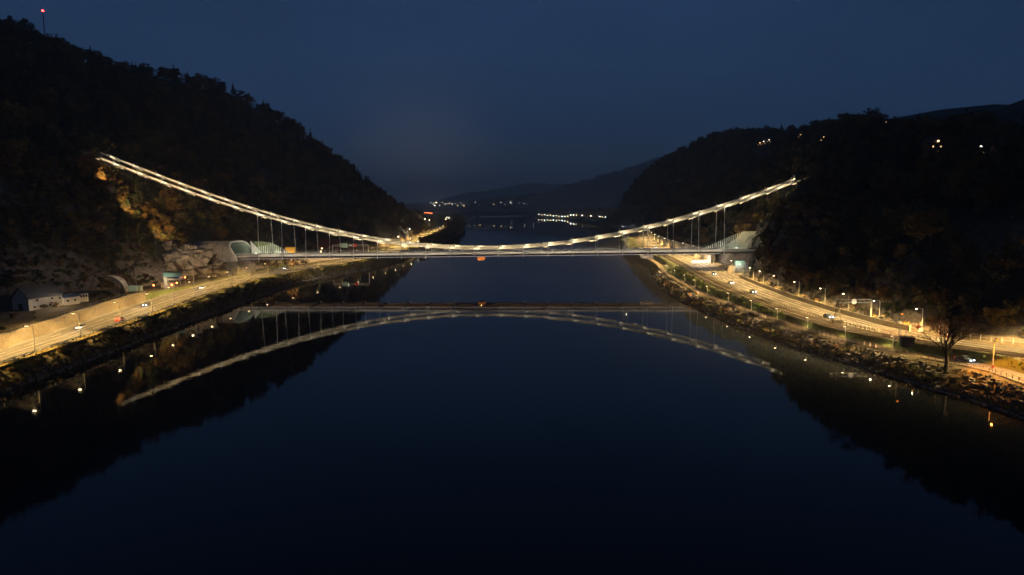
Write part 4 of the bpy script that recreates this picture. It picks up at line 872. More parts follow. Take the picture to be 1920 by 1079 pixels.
tree_col = bpy.data.collections.new('tree_kinds')
for i, (tm, cm_) in enumerate(TREES):
    bm = bmesh.new(); bm.from_mesh(cm_); nb = len(bm.faces); bm.from_mesh(tm); bm.faces.ensure_lookup_table()
    for f in bm.faces[nb:]: f.material_index = 1
    me = bpy.data.meshes.new('tree_kind'); bm.to_mesh(me); bm.free(); me.materials.append(cm_.materials[0]); me.materials.append(M_BARK)
    tree_col.objects.link(bpy.data.objects.new(f'tree_kind_{i}', me))
def scatter(name, P, coll, label, cat, m):
    me = bpy.data.meshes.new(name); me.from_pydata([p[:3] for p in P], [], [])
    for an, ty, ix in (('sca', 'FLOAT', 3), ('rot', 'FLOAT', 4), ('kin', 'INT', 5)):
        a = me.attributes.new(an, ty, 'POINT'); a.data.foreach_set('value', [p[ix] for p in P])
    me.materials.append(m); o = link(name, me); tag(o, label, cat); stuff(o)
    ng = bpy.data.node_groups.new(name, 'GeometryNodeTree'); ng.interface.new_socket('Geometry', in_out='INPUT', socket_type='NodeSocketGeometry'); ng.interface.new_socket('Geometry', in_out='OUTPUT', socket_type='NodeSocketGeometry')
    N = ng.nodes; gi = N.new('NodeGroupInput'); go = N.new('NodeGroupOutput'); ci = N.new('GeometryNodeCollectionInfo'); ci.inputs['Collection'].default_value = coll
    ci.inputs['Separate Children'].default_value = True; ci.inputs['Reset Children'].default_value = True
    ip = N.new('GeometryNodeInstanceOnPoints'); ip.inputs['Pick Instance'].default_value = True
    def na(nm, ty):
        k = N.new('GeometryNodeInputNamedAttribute'); k.data_type = ty; k.inputs['Name'].default_value = nm; return k.outputs['Attribute']
    cx = N.new('ShaderNodeCombineXYZ'); ng.links.new(na('rot', 'FLOAT'), cx.inputs['Z']); e2r = N.new('FunctionNodeEulerToRotation'); ng.links.new(cx.outputs[0], e2r.inputs[0])
    ng.links.new(gi.outputs[0], ip.inputs['Points']); ng.links.new(ci.outputs[0], ip.inputs['Instance']); ng.links.new(na('kin', 'INT'), ip.inputs['Instance Index'])
    ng.links.new(e2r.outputs[0], ip.inputs['Rotation']); ng.links.new(na('sca', 'FLOAT'), ip.inputs['Scale']); ng.links.new(ip.outputs[0], go.inputs[0])
    md = o.modifiers.new('scatter', 'NODES'); md.node_group = ng; return o
scatter('forest', pts['left'], tree_col, 'dark autumn forest covering the steep hill on the left', 'forest', M_LEAFD)
scatter('forest', pts['right'], tree_col, 'dark autumn forest covering the cliff and hill on the right', 'forest', M_LEAFD)
scatter('forest', pts['far'], tree_col, 'distant dark woods along the far river banks and hills', 'forest', M_LEAFD)

# trees one can tell apart: skylines, lit trees beside the cable ends, roadside trees
def skyline(side, y0, y1, n, label, group):
    for i in range(n):
        y = y0+(y1-y0)*(i+RNG.uniform(0, .9))/n; x = float(LC(y) if side < 0 else RC(y))+float(RNG.uniform(-10, 6))*side*-1
        tree(int(RNG.choice([0, 1, 2, 3, 5], p=[.25, .25, .2, .2, .1])), (x, y, ground(x, y)-0.3), float(RNG.uniform(0.85, 1.35)), float(RNG.uniform(0, 6.28)), label, group)
skyline(-1, 480, 1000, 46, 'dark tree on the skyline of the left hill', 'trees on the left skyline')
skyline(1, 190, 470, 34, 'dark tree on the skyline of the near right hill', 'trees on the near right skyline')
skyline(1, 560, 1300, 26, 'dark tree on the skyline of the hill behind the right bridge end', 'trees on the far right skyline')
q = at(582, 262, 886); tree(5, (q.x, q.y, ground(q.x, q.y)), 1.7, 0.4, 'tall pointed conifer on the falling edge of the left hill', None, 'conifer')
def lit_tree(px, py, label, group, h, kind, D=None, s=1.0):
    q = hit(px, py) if D is None else Vector((*at(px, py, D)[:2], 0))
    if q is None: return
    q.z = ground(q.x, q.y)
    tree(kind, (q.x, q.y, q.z-0.3), h/sizes[kind], float(RNG.uniform(0, 6.28)), label, group)
for i in range(26):     # above the near cable on the left
    s = -238+i*4.4; o_ = float(RNG.uniform(27, 42)); p = B(s, o_, 0); z = ground(p.x, p.y)
    tree(int(RNG.choice([1, 3, 4])), (p.x, p.y, z-0.3), float(RNG.uniform(0.6, 1.0)), float(RNG.uniform(0, 6.28)), 'pale bare tree lit from the cable behind the left bridge end', 'trees behind the left cable')
for i in range(30):     # below the cable
    s = -236+float(RNG.random())*56; o_ = float(RNG.uniform(-26, -3)); p = B(s, o_, 0); z = ground(p.x, p.y); h = 5.5*float(RNG.uniform(0.6, 1.3))
    if z+h > cz(s)-3 and o_ > -9: h = max(2.0, cz(s)-4-z)
    if h < 1.5 or not bridge_shadow(p.x, p.y, z, h): continue
    k = int(RNG.choice([1, 3])); tree(k, (p.x, p.y, z-0.2), h/sizes[k], float(RNG.uniform(0, 6.28)), 'orange brown autumn tree lit below the left cable end', 'autumn trees below the left cable')
for i in range(26):     # around the right cable end
    s = float(RNG.uniform(168, 200)); o_ = float(RNG.uniform(24, 48)) if i % 2 else float(RNG.uniform(-16, -4)); p = B(s, o_, 0); z = ground(p.x, p.y); k = int(RNG.choice([1, 3, 0])); h = 8*float(RNG.uniform(0.6, 1.2))
    if not bridge_shadow(p.x, p.y, z, h): continue
    tree(k, (p.x, p.y, z-0.2), h/sizes[k], float(RNG.uniform(0, 6.28)), 'brown tree on the cliff around the right cable end', 'trees at the right cable end')
for i in range(58):     # hill foot behind the right parapet
    y = 196+i*3.1+float(RNG.uniform(-1, 1)); x = float(RF(y))+float(RNG.uniform(0.8, 9)); k = int(RNG.choice([1, 3, 4, 0])); h = float(RNG.uniform(3.5, 7.5))
    tree(k, (x, y, ground(x, y)-0.2), h/sizes[k], float(RNG.uniform(0, 6.28)), 'small golden brown tree at the cliff foot behind the right parapet', 'trees behind the right parapet')
# the bare tree at the right water's edge
rng = np.random.default_rng(77); mb = MB(); tips = []
mb.tube([(0, 0, -0.6), (0.1, 0, 2.0), (-0.05, 0.1, 4.4)], [0.42, 0.34, 0.28], 8, cap=False)
for i in range(7):
    a = i*0.9; branches(mb, rng, (0, 0, 3.2+0.2*i), Vector((math.cos(a)*0.8, math.sin(a)*0.8, 0.9)).normalized(), 4.2, 0.15, 3, tips, 0.22)
branches(mb, rng, (-0.05, 0.1, 4.3), (0, 0, 1), 5.0, 0.2, 3, tips, 0.2)
q = hit(1772, 712, 120, 240)
bt = thing('bare_tree', 'large leafless tree standing on the right river bank by the lane', 'tree', q); mb.build('trunk', M_BARK, bt, True); bt.scale = (1.25, 1.25, 1.3)
lob = [((p.x, p.y, p.z), 0.7) for p in tips[::9]]
link('crown', leaf_mesh('crown', rng, lob, 420, 0.13, M_LEAF), bt)

# shrubs on the banks
for i in range(85):
    y = float(RNG.uniform(140, 470)) if i < 72 else float(RNG.uniform(470, 640)); u = float(RNG.uniform(0.12, 0.9)); x = float(LW(y))+(float(LA(y))+2.8-float(LW(y)))*u
    shrub(int(RNG.choice([0, 1, 3, 1])), (x, y, ground(x, y)-0.1), float(RNG.uniform(0.5, 1.15)), float(RNG.uniform(0, 6.28)), 'dull shrub on the dark slope of the left river bank', 'shrubs on the left bank')
for i in range(95):
    y = float(RNG.uniform(136, 440)); u = float(RNG.uniform(0.10, 0.62)); x = float(RW(y))+(float(RP(y))-2.4-float(RW(y)))*u
    shrub(int(RNG.choice([0, 1, 2, 3])), (x, y, ground(x, y)-0.1), float(RNG.uniform(0.4, 1.0)), float(RNG.uniform(0, 6.28)), 'shrub on the stony slope of the right river bank', 'shrubs on the right bank')
for i in range(70):
    y = float(RNG.uniform(222, 440)); a0, a1 = float(RP(y))+2.0, float(RT(y))-3.9
    if a1-a0 < 0.5: continue
    x = float(RNG.uniform(a0, a1)); shrub(4+i % 2, (x, y, ground(x, y)-0.1), float(RNG.uniform(0.5, 1.0)), float(RNG.uniform(0, 6.28)), 'green bush on the strip between promenade and railway', 'bushes between promenade and railway')
for i in range(20):
    y = float(RNG.uniform(160, 196)); a0, a1 = float(RP(y))+(6.6 if y < 180 else 4.5), float(RT(y))-4.2
    if a1-a0 < 0.5: continue
    x = float(RNG.uniform(a0, a1)); shrub(4+i % 2, (x, y, ground(x, y)-0.1), float(RNG.uniform(0.3, 0.6)), float(RNG.uniform(0, 6.28)), 'low green bush between the promenade and the dark hut', 'bushes by the dark hut')
for i in range(34):
    y = float(RNG.uniform(178, 318)); x = float(LB(y))-float(RNG.uniform(2.5, 24)); shrub(int(RNG.choice([0, 1, 2, 3])), (x, y, ground(x, y)-0.1), float(RNG.uniform(0.5, 1.2)), float(RNG.uniform(0, 6.28)), 'brown shrub on the terrace above the stone wall', 'shrubs on the left terrace')
shrub_col = bpy.data.collections.new('shrub_kinds')
for i, sm_ in enumerate(SHRUBS[:4]): shrub_col.objects.link(bpy.data.objects.new(f'shrub_kind_{i}', sm_))
ug = []
for i in range(1500):
    y = float(RNG.uniform(130, 640)); u = float(RNG.uniform(0.08, 0.95))
    if RNG.random() < u-0.35: continue
    x = float(LW(y))+(float(LA(y))+3.0-float(LW(y)))*u; ug.append((x, y, ground(x, y)-0.1, float(RNG.uniform(0.3, 0.8)), float(RNG.uniform(0, 6.28)), int(RNG.integers(0, 4))))
for i in range(3600):
    y = float(RNG.uniform(230, 440)); x = float(LF(y))-float(RNG.uniform(-2, 1))*1.0-float(RNG.random())*95; z_ = ground(x, y)
    px_, py_ = project((x, y, z_+1.5))
    if 295 < px_ < 425 and 452 < py_ < 520: continue
    rel_ = Vector((x, y, 0))-BP
    if -3 < rel_.dot(BN) < 26 and rel_.dot(BD) > -196: continue
    ug.append((x, y, z_-0.2, float(RNG.uniform(0.7, 1.9)), float(RNG.uniform(0, 6.28)), int(RNG.choice([1, 2, 3]))))
scatter('undergrowth', ug, shrub_col, 'tangled dark undergrowth on the left river bank and lower hillside', 'undergrowth', M_SHRUB)
ug = []
for i in range(1300):
    y = float(RNG.uniform(130, 480)); u = float(RNG.uniform(0.1, 0.86)); x = float(RW(y))+(float(RP(y))-2.2-float(RW(y)))*u; ug.append((x, y, ground(x, y)-0.1, float(RNG.uniform(0.2, 0.6))*(1.15-0.8*u), float(RNG.uniform(0, 6.28)), int(RNG.integers(0, 4))))
for i in range(900):
    y = float(RNG.uniform(150, 420)); x = float(RF(y))+float(RNG.uniform(-1.5, 16)); ug.append((x, y, ground(x, y)-0.1, float(RNG.uniform(0.5, 1.3)), float(RNG.uniform(0, 6.28)), int(RNG.integers(0, 4))))
for i in range(900):
    y = float(RNG.uniform(130, 440)); a0, a1 = float(RP(y))+float(np.interp(y, [178, 192], [6.3, 2.2])), float(RT(y))-4.0
    if a1-a0 < 0.4: continue
    x = float(RNG.uniform(a0, a1)); ug.append((x, y, ground(x, y)-0.05, float(RNG.uniform(0.12, 0.32)), float(RNG.uniform(0, 6.28)), 0))
scatter('undergrowth', ug, shrub_col, 'brown undergrowth on the right river bank and at the cliff foot', 'undergrowth', M_SHRUB)
# riprap
def stones(name, n, fy, label):
    mb = MB(); rng = np.random.default_rng(5)
    for i in range(n):
        x, y = fy(rng); z = ground(x, y); s = rng.uniform(0.25, 0.8)
        vs = [Vector((x, y, z))+Vector(rand_unit(rng))*0 + Vector(((k & 1)*2-1, ((k >> 1) & 1)*2-1, ((k >> 2) & 1)*2-1))*s*0.6 + Vector(rng.normal(0, 0.18*s, 3)) for k in range(8)]
        mb.add(vs, [(0, 2, 3, 1), (4, 5, 7, 6), (0, 1, 5, 4), (2, 6, 7, 3), (0, 4, 6, 2), (1, 3, 7, 5)])
    o = mb.build(name, M_RIP); tag(o, label, 'stones'); return stuff(o)
stones('riprap', 2600, lambda r: (lambda y: (float(RW(y))+(float(RP(y))-2.4-float(RW(y)))*r.uniform(-0.05, 0.85), y))(r.uniform(138, 440)), 'grey riprap stones on the right river bank below the promenade')
stones('riprap', 1500, lambda r: (lambda y: (float(LW(y))+(float(LA(y))+2.8-float(LW(y)))*r.uniform(-0.05, 0.35), y))(r.uniform(140, 520)), 'dark riprap stones along the left waterline')

# ------------------------------------------------------------------ rock outcrops
M_ROCKB = mat('ochre_rock', (0.10, 0.065, 0.03), 0.95, nscale=0.4, bump=0.9, detail=10, col2=(0.26, 0.16, 0.06))
def rock(label, c, size, seed, m=M_ROCK, rz=0.0):
    rng = np.random.default_rng(seed); bm = bmesh.new(); tilt_ = Matrix.Rotation(rng.uniform(-0.25, 0.25), 3, 'Y') @ Matrix.Rotation(rng.uniform(-0.2, 0.2), 3, 'X')
    nb = int(46 + size[0]*3)
    for i in range(nb):
        d = Vector(rand_unit(rng)); r_ = rng.uniform(0.35, 0.92); c_ = Vector((d.x*size[0]*r_, d.y*size[1]*r_, d.z*size[2]*r_*(0.9 if d.z > 0 else 1.0)))
        bs = rng.uniform(0.16, 0.42)*min(size)*1.15; dims = Vector((bs*rng.uniform(0.8, 1.8), bs*rng.uniform(0.7, 1.3), bs*rng.uniform(0.45, 0.95)))
        vs = []
        for k in range(13):
            q = Vector(rng.uniform(-1, 1, 3)); m_ = max(abs(q.x), abs(q.y), abs(q.z)); q = q/m_*rng.uniform(0.82, 1.0)
            vs.append(bm.verts.new(c_ + tilt_ @ Vector((q.x*dims.x, q.y*dims.y, q.z*dims.z))))
        res = bmesh.ops.convex_hull(bm, input=vs)
        bmesh.ops.delete(bm, geom=[g for g in res['geom_interior'] if isinstance(g, bmesh.types.BMVert)], context='VERTS')
    me = bpy.data.meshes.new('rock_outcrop'); bm.to_mesh(me); bm.free(); me.materials.append(m)
    o = link('rock_outcrop', me, None, c); o.rotation_euler = (0, 0, rz); return tag(o, label, 'rock')
def rock_at(px, py, D, size, label, seed, rz=0.0):
    q = at(px, py, D); return rock(label, q, size, seed, M_ROCKB if px > 960 else M_ROCK, rz=rz)
rock_at(350, 489, 392, (13.5, 8, 9.5), 'large pale limestone outcrop beside the left tunnel portal', 1, 0.3)
rock_at(404, 500, 402, (5.0, 5, 8), 'narrow pale rock rib between the outcrop and the left portal', 2)
rock_at(316, 474, 402, (5.5, 5, 8.0), 'pointed pale rock above the large outcrop on the left', 3)
rock_at(1400, 431, 436, (6.5, 5, 4.6), 'golden lit rock above the right tunnel portal', 5)
rock_at(1735, 582, 232, (9, 4, 6), 'reddish lit rock face behind the bare tree on the right', 6, 0.2)
rock_at(1800, 570, 228, (11, 5, 8), 'tall brownish rock face at the far right hill foot', 7, -0.2)

def added_mast(label, x, y, h, e, col=(1.0, 0.76, 0.50)):  # masts added to light the left rocks and the portal surroundings
    z = ground(x, y); t = thing('work_light_mast', label, 'light mast', (x, y, z)); mb = MB(); mb.tube([(0, 0, -0.4), (0, 0, h)], [0.2, 0.12], 8); mb.build('pole', M_GALV, t)
    mb = MB(); mb.box((0, 0, h+0.1), (2.4, 0.3, 0.3)); cb = mb.build('cross_bar', M_GALV, t)
    for dx in (-0.9, 0, 0.9): mb = MB(); mb.box((dx, 0.2, h+0.45), (0.6, 0.3, 0.4)); mb.build('lamp_head', M_STEELD, cb)
    light('mast_light', 'SPOT', (0, 0.5, h+0.2), e, col, t, spot=R(150), blend=0.6, rad=0.3, direc=(-0.75, 0.75, -0.12)); return t
added_mast('thin work light mast in front of the pale limestone outcrop', -171.5, 366, 17.0, 20000)
added_mast('thin work light mast beside the abutment of the left portal', -168.0, 404, 15.0, 7000)
added_mast('thin work light mast beside the teal sign panel on the left', -176, 318, 12.0, 9000)

# ------------------------------------------------------------------ buildings
def house(label, corner, u, L, Wd, eave, ridge, wall_m, roof_m, windows=(), lit=(), name='house', group=None, chim=False):
    """gabled house; corner = front left base corner, u = direction of the long front wall, the depth goes to its left"""
    u = Vector((u[0], u[1], 0)).normalized(); v = Vector((-u.y, u.x, 0)); t = thing(name, label, 'house', corner, 0, group)
    P = lambda a, b_, z_: u*a+v*b_+Vector((0, 0, z_))
    mb = MB(); vs = [P(0, 0, -1), P(L, 0, -1), P(L, Wd, -1), P(0, Wd, -1), P(0, 0, eave), P(L, 0, eave), P(L, Wd, eave), P(0, Wd, eave), P(0, Wd/2, ridge-0.15), P(L, Wd/2, ridge-0.15)]
    mb.add(vs, [(0, 1, 5, 4), (1, 2, 6, 9, 5), (2, 3, 7, 6), (3, 0, 4, 8, 7)]); mb.build('wall', wall_m, t)
    e = 0.5; k = (ridge-eave)/(Wd/2); mb = MB()
    for sg in (0, 1):
        b0, b1 = (-e, Wd/2) if sg == 0 else (Wd+e, Wd/2); z0 = eave-e*k
        a = [P(-e, b0, z0), P(L+e, b0, z0), P(L+e, b1, ridge), P(-e, b1, ridge)]; mb.add(a+[q+Vector((0, 0, 0.25)) for q in a], [(0, 1, 2, 3), (4, 7, 6, 5), (0, 4, 5, 1), (1, 5, 6, 2), (2, 6, 7, 3), (3, 7, 4, 0)])
    ro = mb.build('roof', roof_m, t)
    if chim: mb = MB(); mb.box(P(L*0.7, Wd*0.35, ridge-0.2), (0.9, 0.9, 2.0), ax=u); mb.build('chimney', M_BRICK, ro)
    for i, (face, a, z_, w_, h_) in enumerate(windows):
        n_ = {'f': -v, 'l': -u, 'r': u}[face]; c = P(a, -0.03, z_) if face == 'f' else (P(-0.03, a, z_) if face == 'l' else P(L+0.03, a, z_)); ax = u if face == 'f' else v
        mb = MB(); mb.box(c, (w_+0.24, 0.10, h_+0.24), ax=ax); fr = mb.build('window', M_WHITE, t)
        mb = MB(); mb.box(c+n_*0.06, (w_, 0.04, h_), ax=ax); mb.build('pane', G_WIN if i in lit else M_GLASS, fr)
    return t
A = gp(55, 583, 9.0); Bq = gp(118, 574, 9.0); u_ = (Bq-A).normalized()
A.z = ground(A.x, A.y)
Lh = (Bq-A).length
house('white barn like house with a dark gabled roof on the left terrace', A, u_, Lh, 9.0, 4.7, 8.4, M_PLAST, M_ROOFD, [('f', 2.0, 1.2, 0.9, 0.8), ('f', 4.5, 1.2, 0.9, 0.8), ('f', 8.0, 1.2, 0.9, 0.8), ('f', 3.2, 3.6, 0.8, 0.8), ('f', 9.0, 3.6, 0.8, 0.8), ('f', 12.0, 3.4, 0.8, 0.9), ('l', 4.5, 1.3, 2.2, 2.4)])
C = A+u_*(Lh+0.6); house('small flat annex with a blue grey roof beside the white house', C, u_, 6.5, 6.0, 3.2, 3.9, M_PLAST, mat('blue_roof', (0.06, 0.09, 0.16), 0.6, noise=0.2, nscale=1), [('f', 1.5, 1.8, 1.0, 0.8), ('f', 4.5, 1.8, 1.0, 0.8)])
C2 = A+u_*(Lh+7.6)+Vector((-u_.y, u_.x, 0))*2.5; C2.z = ground(C2.x, C2.y); house('white flat roofed shed with a row of four dark windows', C2, u_, 5.2, 5.0, 3.6, 4.1, M_WHITE, M_ROOFD, [('f', 0.9+1.15*i, 2.4, 0.6, 0.9) for i in range(4)], name='shed')
light('yard_lamp', 'POINT', u_*5 + Vector((u_.y, -u_.x, 0))*9 + Vector((0, 0, 7)), 1300, (1.0, 0.85, 0.72), bpy.data.objects['house'])
hp = Vector((-169, 594, 0)); hp.z = ground(-160, 600)
house('brown house with a steep red tiled roof behind the left bridge half', hp, (1, 0.12, 0), 18, 10.5, 6.2, 12.6, M_BRICK, M_ROOFR, [('f', 3, 2.2, 1.2, 1.6), ('f', 8, 2.2, 1.2, 1.6), ('f', 13, 2.2, 1.2, 1.6), ('f', 4, 5.0, 1.2, 1.2), ('f', 12, 5.0, 1.2, 1.2), ('l', 5, 4.0, 1.4, 1.6)], lit=(0, 3), chim=True)
light('house_lamp', 'POINT', (3, -5, 4), 2500, WARMW, bpy.data.objects['house.001'] if 'house.001' in bpy.data.objects else None)
hp = Vector((-170.5, 514, 0)); hp.z = ground(-168, 516)
yh = house('small glowing yellow house behind the bridge railing on the left', hp, (1, 0.05, 0), 6.6, 6.0, 7.2, 10.4, M_YELLOW, M_YELLOW, [('f', 2.0, 5.0, 0.9, 1.2), ('f', 4.6, 5.0, 0.9, 1.2), ('f', 2.0, 2.0, 0.9, 1.2), ('f', 4.6, 2.0, 0.9, 1.2)])
light('house_lamp', 'POINT', (3.3, -6, 6), 6500, WARM, yh)
# houses high on the right plateau, only their windows show
for i, (px, py, q) in enumerate(HOUSE_PTS):
    w_ = G_FARO if i % 3 else G_FAR
    t = house(f'{ORD[i]} small lit house from the left on the wooded right plateau', q+Vector((-3, 0, 2.0)), (1, 0, 0), 7, 6, 5, 8, M_BRICK, M_ROOFD, group='lit houses on the right plateau')
    for a_ in (1.6, 4.8):
        mb = MB(); mb.box((a_, -0.05, 3.4), (0.55, 0.08, 0.6)); mb.build('window', glow('dim_window', (1.0, 0.62, 0.28), 1.1) if i % 2 else glow('bright_window', (1.0, 0.6, 0.25), 1.6), t)
    mb = MB(); mb.box((3.4, -0.3, 5.6), (0.5, 0.4, 0.5)); mb.build('porch_lamp', glow('porch_orange', (1.0, 0.55, 0.2), 9) if i % 3 else glow('porch_white', (1.0, 0.85, 0.65), 9), t)

# far town
for i in range(46):
    px = 806+i*4.5+float(RNG.uniform(-2, 2)); py = 381+float(RNG.uniform(-3, 5)); D = min(np.arange(3950, 5000, 25.0), key=lambda d: abs(float(far_h(at(px, py, d).x, d))+10-at(px, py, d).z)); D = float(D); q = at(px, py, D); z = float(far_h(q.x, D))
    house('tiny lit house of the distant town beyond the river bend', Vector((q.x, D, z-2)), (1, 0, 0), 12, 10, 8, 12, M_PLAST, M_ROOFD, group='houses of the distant town')
    h = bpy.context.view_layer.objects; t = [o for o in COL.objects if o.get('group') == 'houses of the distant town'][-1]
    mb = MB(); r_ = (0.5, 0.9, 0.6, 0.45)[i % 4]; mb.box((6, -1.0, 14), (r_*2, 1.5, r_*2)); mb.tube([(6, 0.2, 8), (6, -0.6, 14)], 0.3, 5); mb.build('roof_lamp', [glow('town_lamp', (1.0, 0.9, 0.75), 22), glow('town_lamp_white', (0.85, 0.95, 1.0), 26), glow('town_lamp_orange', (1.0, 0.65, 0.3), 20)][i % 3], t)
# lamp row on the far right bank
for i in range(24):
    px = 1012+i*5.4; D = 3190-i*58; x = (px-960)/FPX*D; z = ground(x, D)
    lamp((x, D, z), 11, 2.2, (-0.3, -1), f'{ORD[i]} lamp from the left in the distant lit row on the right bank', 'distant lamp row', 'dome', 700000, CREAM, [G_FAR, G_FARO][i % 2])
    mb = MB(); mb.box((2.6, 0, 10.6), ((2.6, 1.8, 3.4)[i % 3], 1.6, (1.8, 1.4, 2.4)[i % 3])); mb.build('lens', [G_FAR, G_FARO, G_FARW][i % 3], [o for o in COL.objects if o.get('group') == 'distant lamp row'][-1])
for i in range(34):
    px = 1014+i*3.7; D = 3200-i*39; x = (px-960)/FPX*D+float(RNG.uniform(3, 22)); y = D+float(RNG.uniform(10, 40))
    tree(int(RNG.choice([1, 3])), (x, y, ground(x, y)-0.3), float(RNG.uniform(0.9, 1.5)), float(RNG.uniform(0, 6.28)), 'distant tree lit by the lamp row on the right bank', 'trees by the distant lamp row')
# lights among the trees on the far left bank
for i, (px, py, D) in enumerate([(792, 414, 1150), (797, 411, 1180), (805, 413, 1160), (815, 386, 1500), (818, 380, 1600), (838, 408, 1500), (836, 411, 1480), (842, 409, 1490), (838, 441, 1210), (841, 438, 1240), (764, 434, 900), (768, 430, 910), (747, 444, 760)]):
    q = at(px, py, D); g_ = ground(q.x, q.y); g_ = min(g_, q.z-2)
    t = thing('garden_lamp', f'{ORD[i]} small lamp of those shining among trees on the far left bank', 'lamp', (q.x, q.y, g_), 0, 'lamps among the far left trees')
    mb = MB(); mb.tube([(0, 0, 0), (0, 0, q.z-g_)], 0.12, 6); mb.build('pole', M_GALV, t); mb = MB(); mb.box((0, -0.5, q.z-g_), (0.9, 0.9, 0.8)); mb.build('lamp_head', G_FAR if i % 2 else G_FARO, t)
    light('lamp_light', 'POINT', (0, -3, q.z-g_), 6000, CREAM, t)
q = at(803, 399, 1250)
t = thing('traffic_lights', 'row of glowing red lights on the far left road', 'signal', (q.x, q.y, q.z-6)); mb = MB()
for i in range(5): mb = MB(); mb.box((-6+i*3, 0, 6-0.3*i), (0.9, 0.4, 0.5)); mb.build('red_lamp', G_ORL, t)
mb = MB(); mb.tube([(-8, 0.3, 6.4), (8, 0.3, 4.8)], 0.2, 6); mb.tube([(0, 0.3, -4), (0, 0.3, 5.6)], 0.25, 6); mb.build('frame', M_GALV, t)

# ------------------------------------------------------------------ mast, gantries, signs, small things
q = at(84, 66, 866); z = ground(q.x, q.y); top = at(77, 22, 866).z
t = thing('radio_mast', 'slim lattice radio mast with a red light on the left hilltop', 'mast', (q.x, q.y, min(z, q.z-3)))
H = top - t.location.z
for k in range(3):
    a = 2.094*k; mb = MB(); mb.tube([(1.3*math.cos(a), 1.3*math.sin(a), 0), (0.35*math.cos(a), 0.35*math.sin(a), H)], 0.16, 5); mb.build('leg', M_STEELD, t)
mb = MB(); zz = 0; i = 0
while zz < H-2:
    f0 = 1.3-0.95*zz/H; f1 = 1.3-0.95*(zz+2.4)/H
    for k in range(3):
        a, b_ = 2.094*k, 2.094*(k+1); mb.tube([(f0*math.cos(a), f0*math.sin(a), zz), (f1*math.cos(b_), f1*math.sin(b_), zz+2.4)], 0.06, 4)
    zz += 2.4
mb.build('lattice', M_STEELD, t)
mb = MB(); mb.box((3.0, 0, H-4), (6.0, 0.2, 0.2)); mb.box((1.2, -0.6, H*0.55), (1.2, 0.5, 2.4)); mb.build('antenna', M_STEELD, t)
mb = MB(); mb.tube([(0, 0, H), (0, 0, H+1.6)], 1.1, 8); mb.build('red_beacon', G_REDL, t)

def truss_gantry(label, p0, p1, h, m=M_GALV, signs=(), name='sign_gantry', one_leg=False):
    t = thing(name, label, 'gantry', p0); d = Vector(p1)-Vector(p0); L = d.length; ax = d.normalized(); n_ = Vector((-ax.y, ax.x, 0))
    for a in ((0,) if one_leg else (0, L)):
        mb = MB(); p = ax*a; mb.tube([(p.x, p.y, -0.3), (p.x, p.y, h)], 0.26, 8); mb.build('column', m, t)
    mb = MB()
    for dz in (-0.55, 0.55): mb.tube([Vector((0, 0, h+dz)), ax*L+Vector((0, 0, h+dz))], 0.14, 6)
    k = 0
    while k*1.5 < L-1.4: mb.tube([ax*(k*1.5)+Vector((0, 0, h+(-.55 if k % 2 else .55))), ax*(k*1.5+1.5)+Vector((0, 0, h+(.55 if k % 2 else -.55)))], 0.08, 5); k += 1
    mb.build('beam', m, t)
    for (a, w_, hh, mm) in signs:
        mb = MB(); c = ax*a+Vector((0, 0, h)); mb.box((c.x, c.y-0.35, c.z), (w_, 0.12, hh), ax=ax); mb.build('sign_panel', mm, t)
    return t
b0 = gp(1632, 603, ZR)
t = truss_gantry('pale overhead gantry with a round sign arching over the right road', (float(RB(226))+2.0, 226, ZR), (float(RA(226))+0.5, 226.5, ZR), 6.6, M_STEEL, one_leg=True)
mb = MB(); mb.tube([(-6.0, -0.3, 6.6), (-6.0, -0.42, 6.6)], 0.85, 18); mb.build('round_sign', M_WHITE, t)
mb = MB(); mb.box((-12.6, -0.2, 6.2), (0.9, 0.5, 0.5)); mb.build('camera_box', M_WHITE, t)
light('gantry_lamp', 'POINT', (-6, -3, 4), 700, WARMW, t)
t = truss_gantry('white overhead sign gantry across the left road behind the bridge', (float(LA(560))+1, 560, ZL), (float(LB(560))-0.5, 562, ZL), 11.0, M_WHITE, [(20, 5.5, 3.6, M_GREENS), (11, 3.0, 2.6, M_RED)])
light('gantry_lamp', 'POINT', (-16, -6, 11), 1500, CREAM, t)
# concrete portal column with teal panel left
q = gp(314, 550, ZL); q = Vector((float(LB(338))-2.6, 338, ZL))
t = thing('sign_portal', 'tall lit column carrying a long teal sign panel beside the left road', 'sign', q)
mb = MB(); mb.box((0, 0, 4.4), (1.6, 1.4, 9.4)); mb.build('column', M_CONC, t); mb = MB(); mb.box((3.6, -0.9, 9.2), (9.0, 0.3, 2.0)); mb.build('sign_panel', mat('teal_panel', (0.10, 0.22, 0.24), 0.5), t)
mb = MB(); mb.box((5.0, -0.2, 6.9), (12.0, 0.8, 0.5)); mb.build('beam', M_CONC, t)
light('sign_lamp', 'POINT', (1.5, -4, 6.5), 1200, WARMW, t)
q = Vector((float(LB(352))-3.5, 352, ZL))
t = thing('direction_sign', 'blue and white direction sign on two posts by the left road', 'sign', q)
for dx in (-1.6, 1.6): mb = MB(); mb.tube([(dx, 0, -0.3), (dx, 0, 7.2)], 0.09, 6); mb.build('post', M_GALV, t)
mb = MB(); mb.box((-0.4, -0.15, 6.4), (3.6, 0.1, 1.7)); mb.build('blue_panel', M_BLUE, t); mb = MB(); mb.box((2.2, -0.15, 6.4), (1.55, 0.1, 1.7)); mb.build('white_panel', M_WHITE, t)
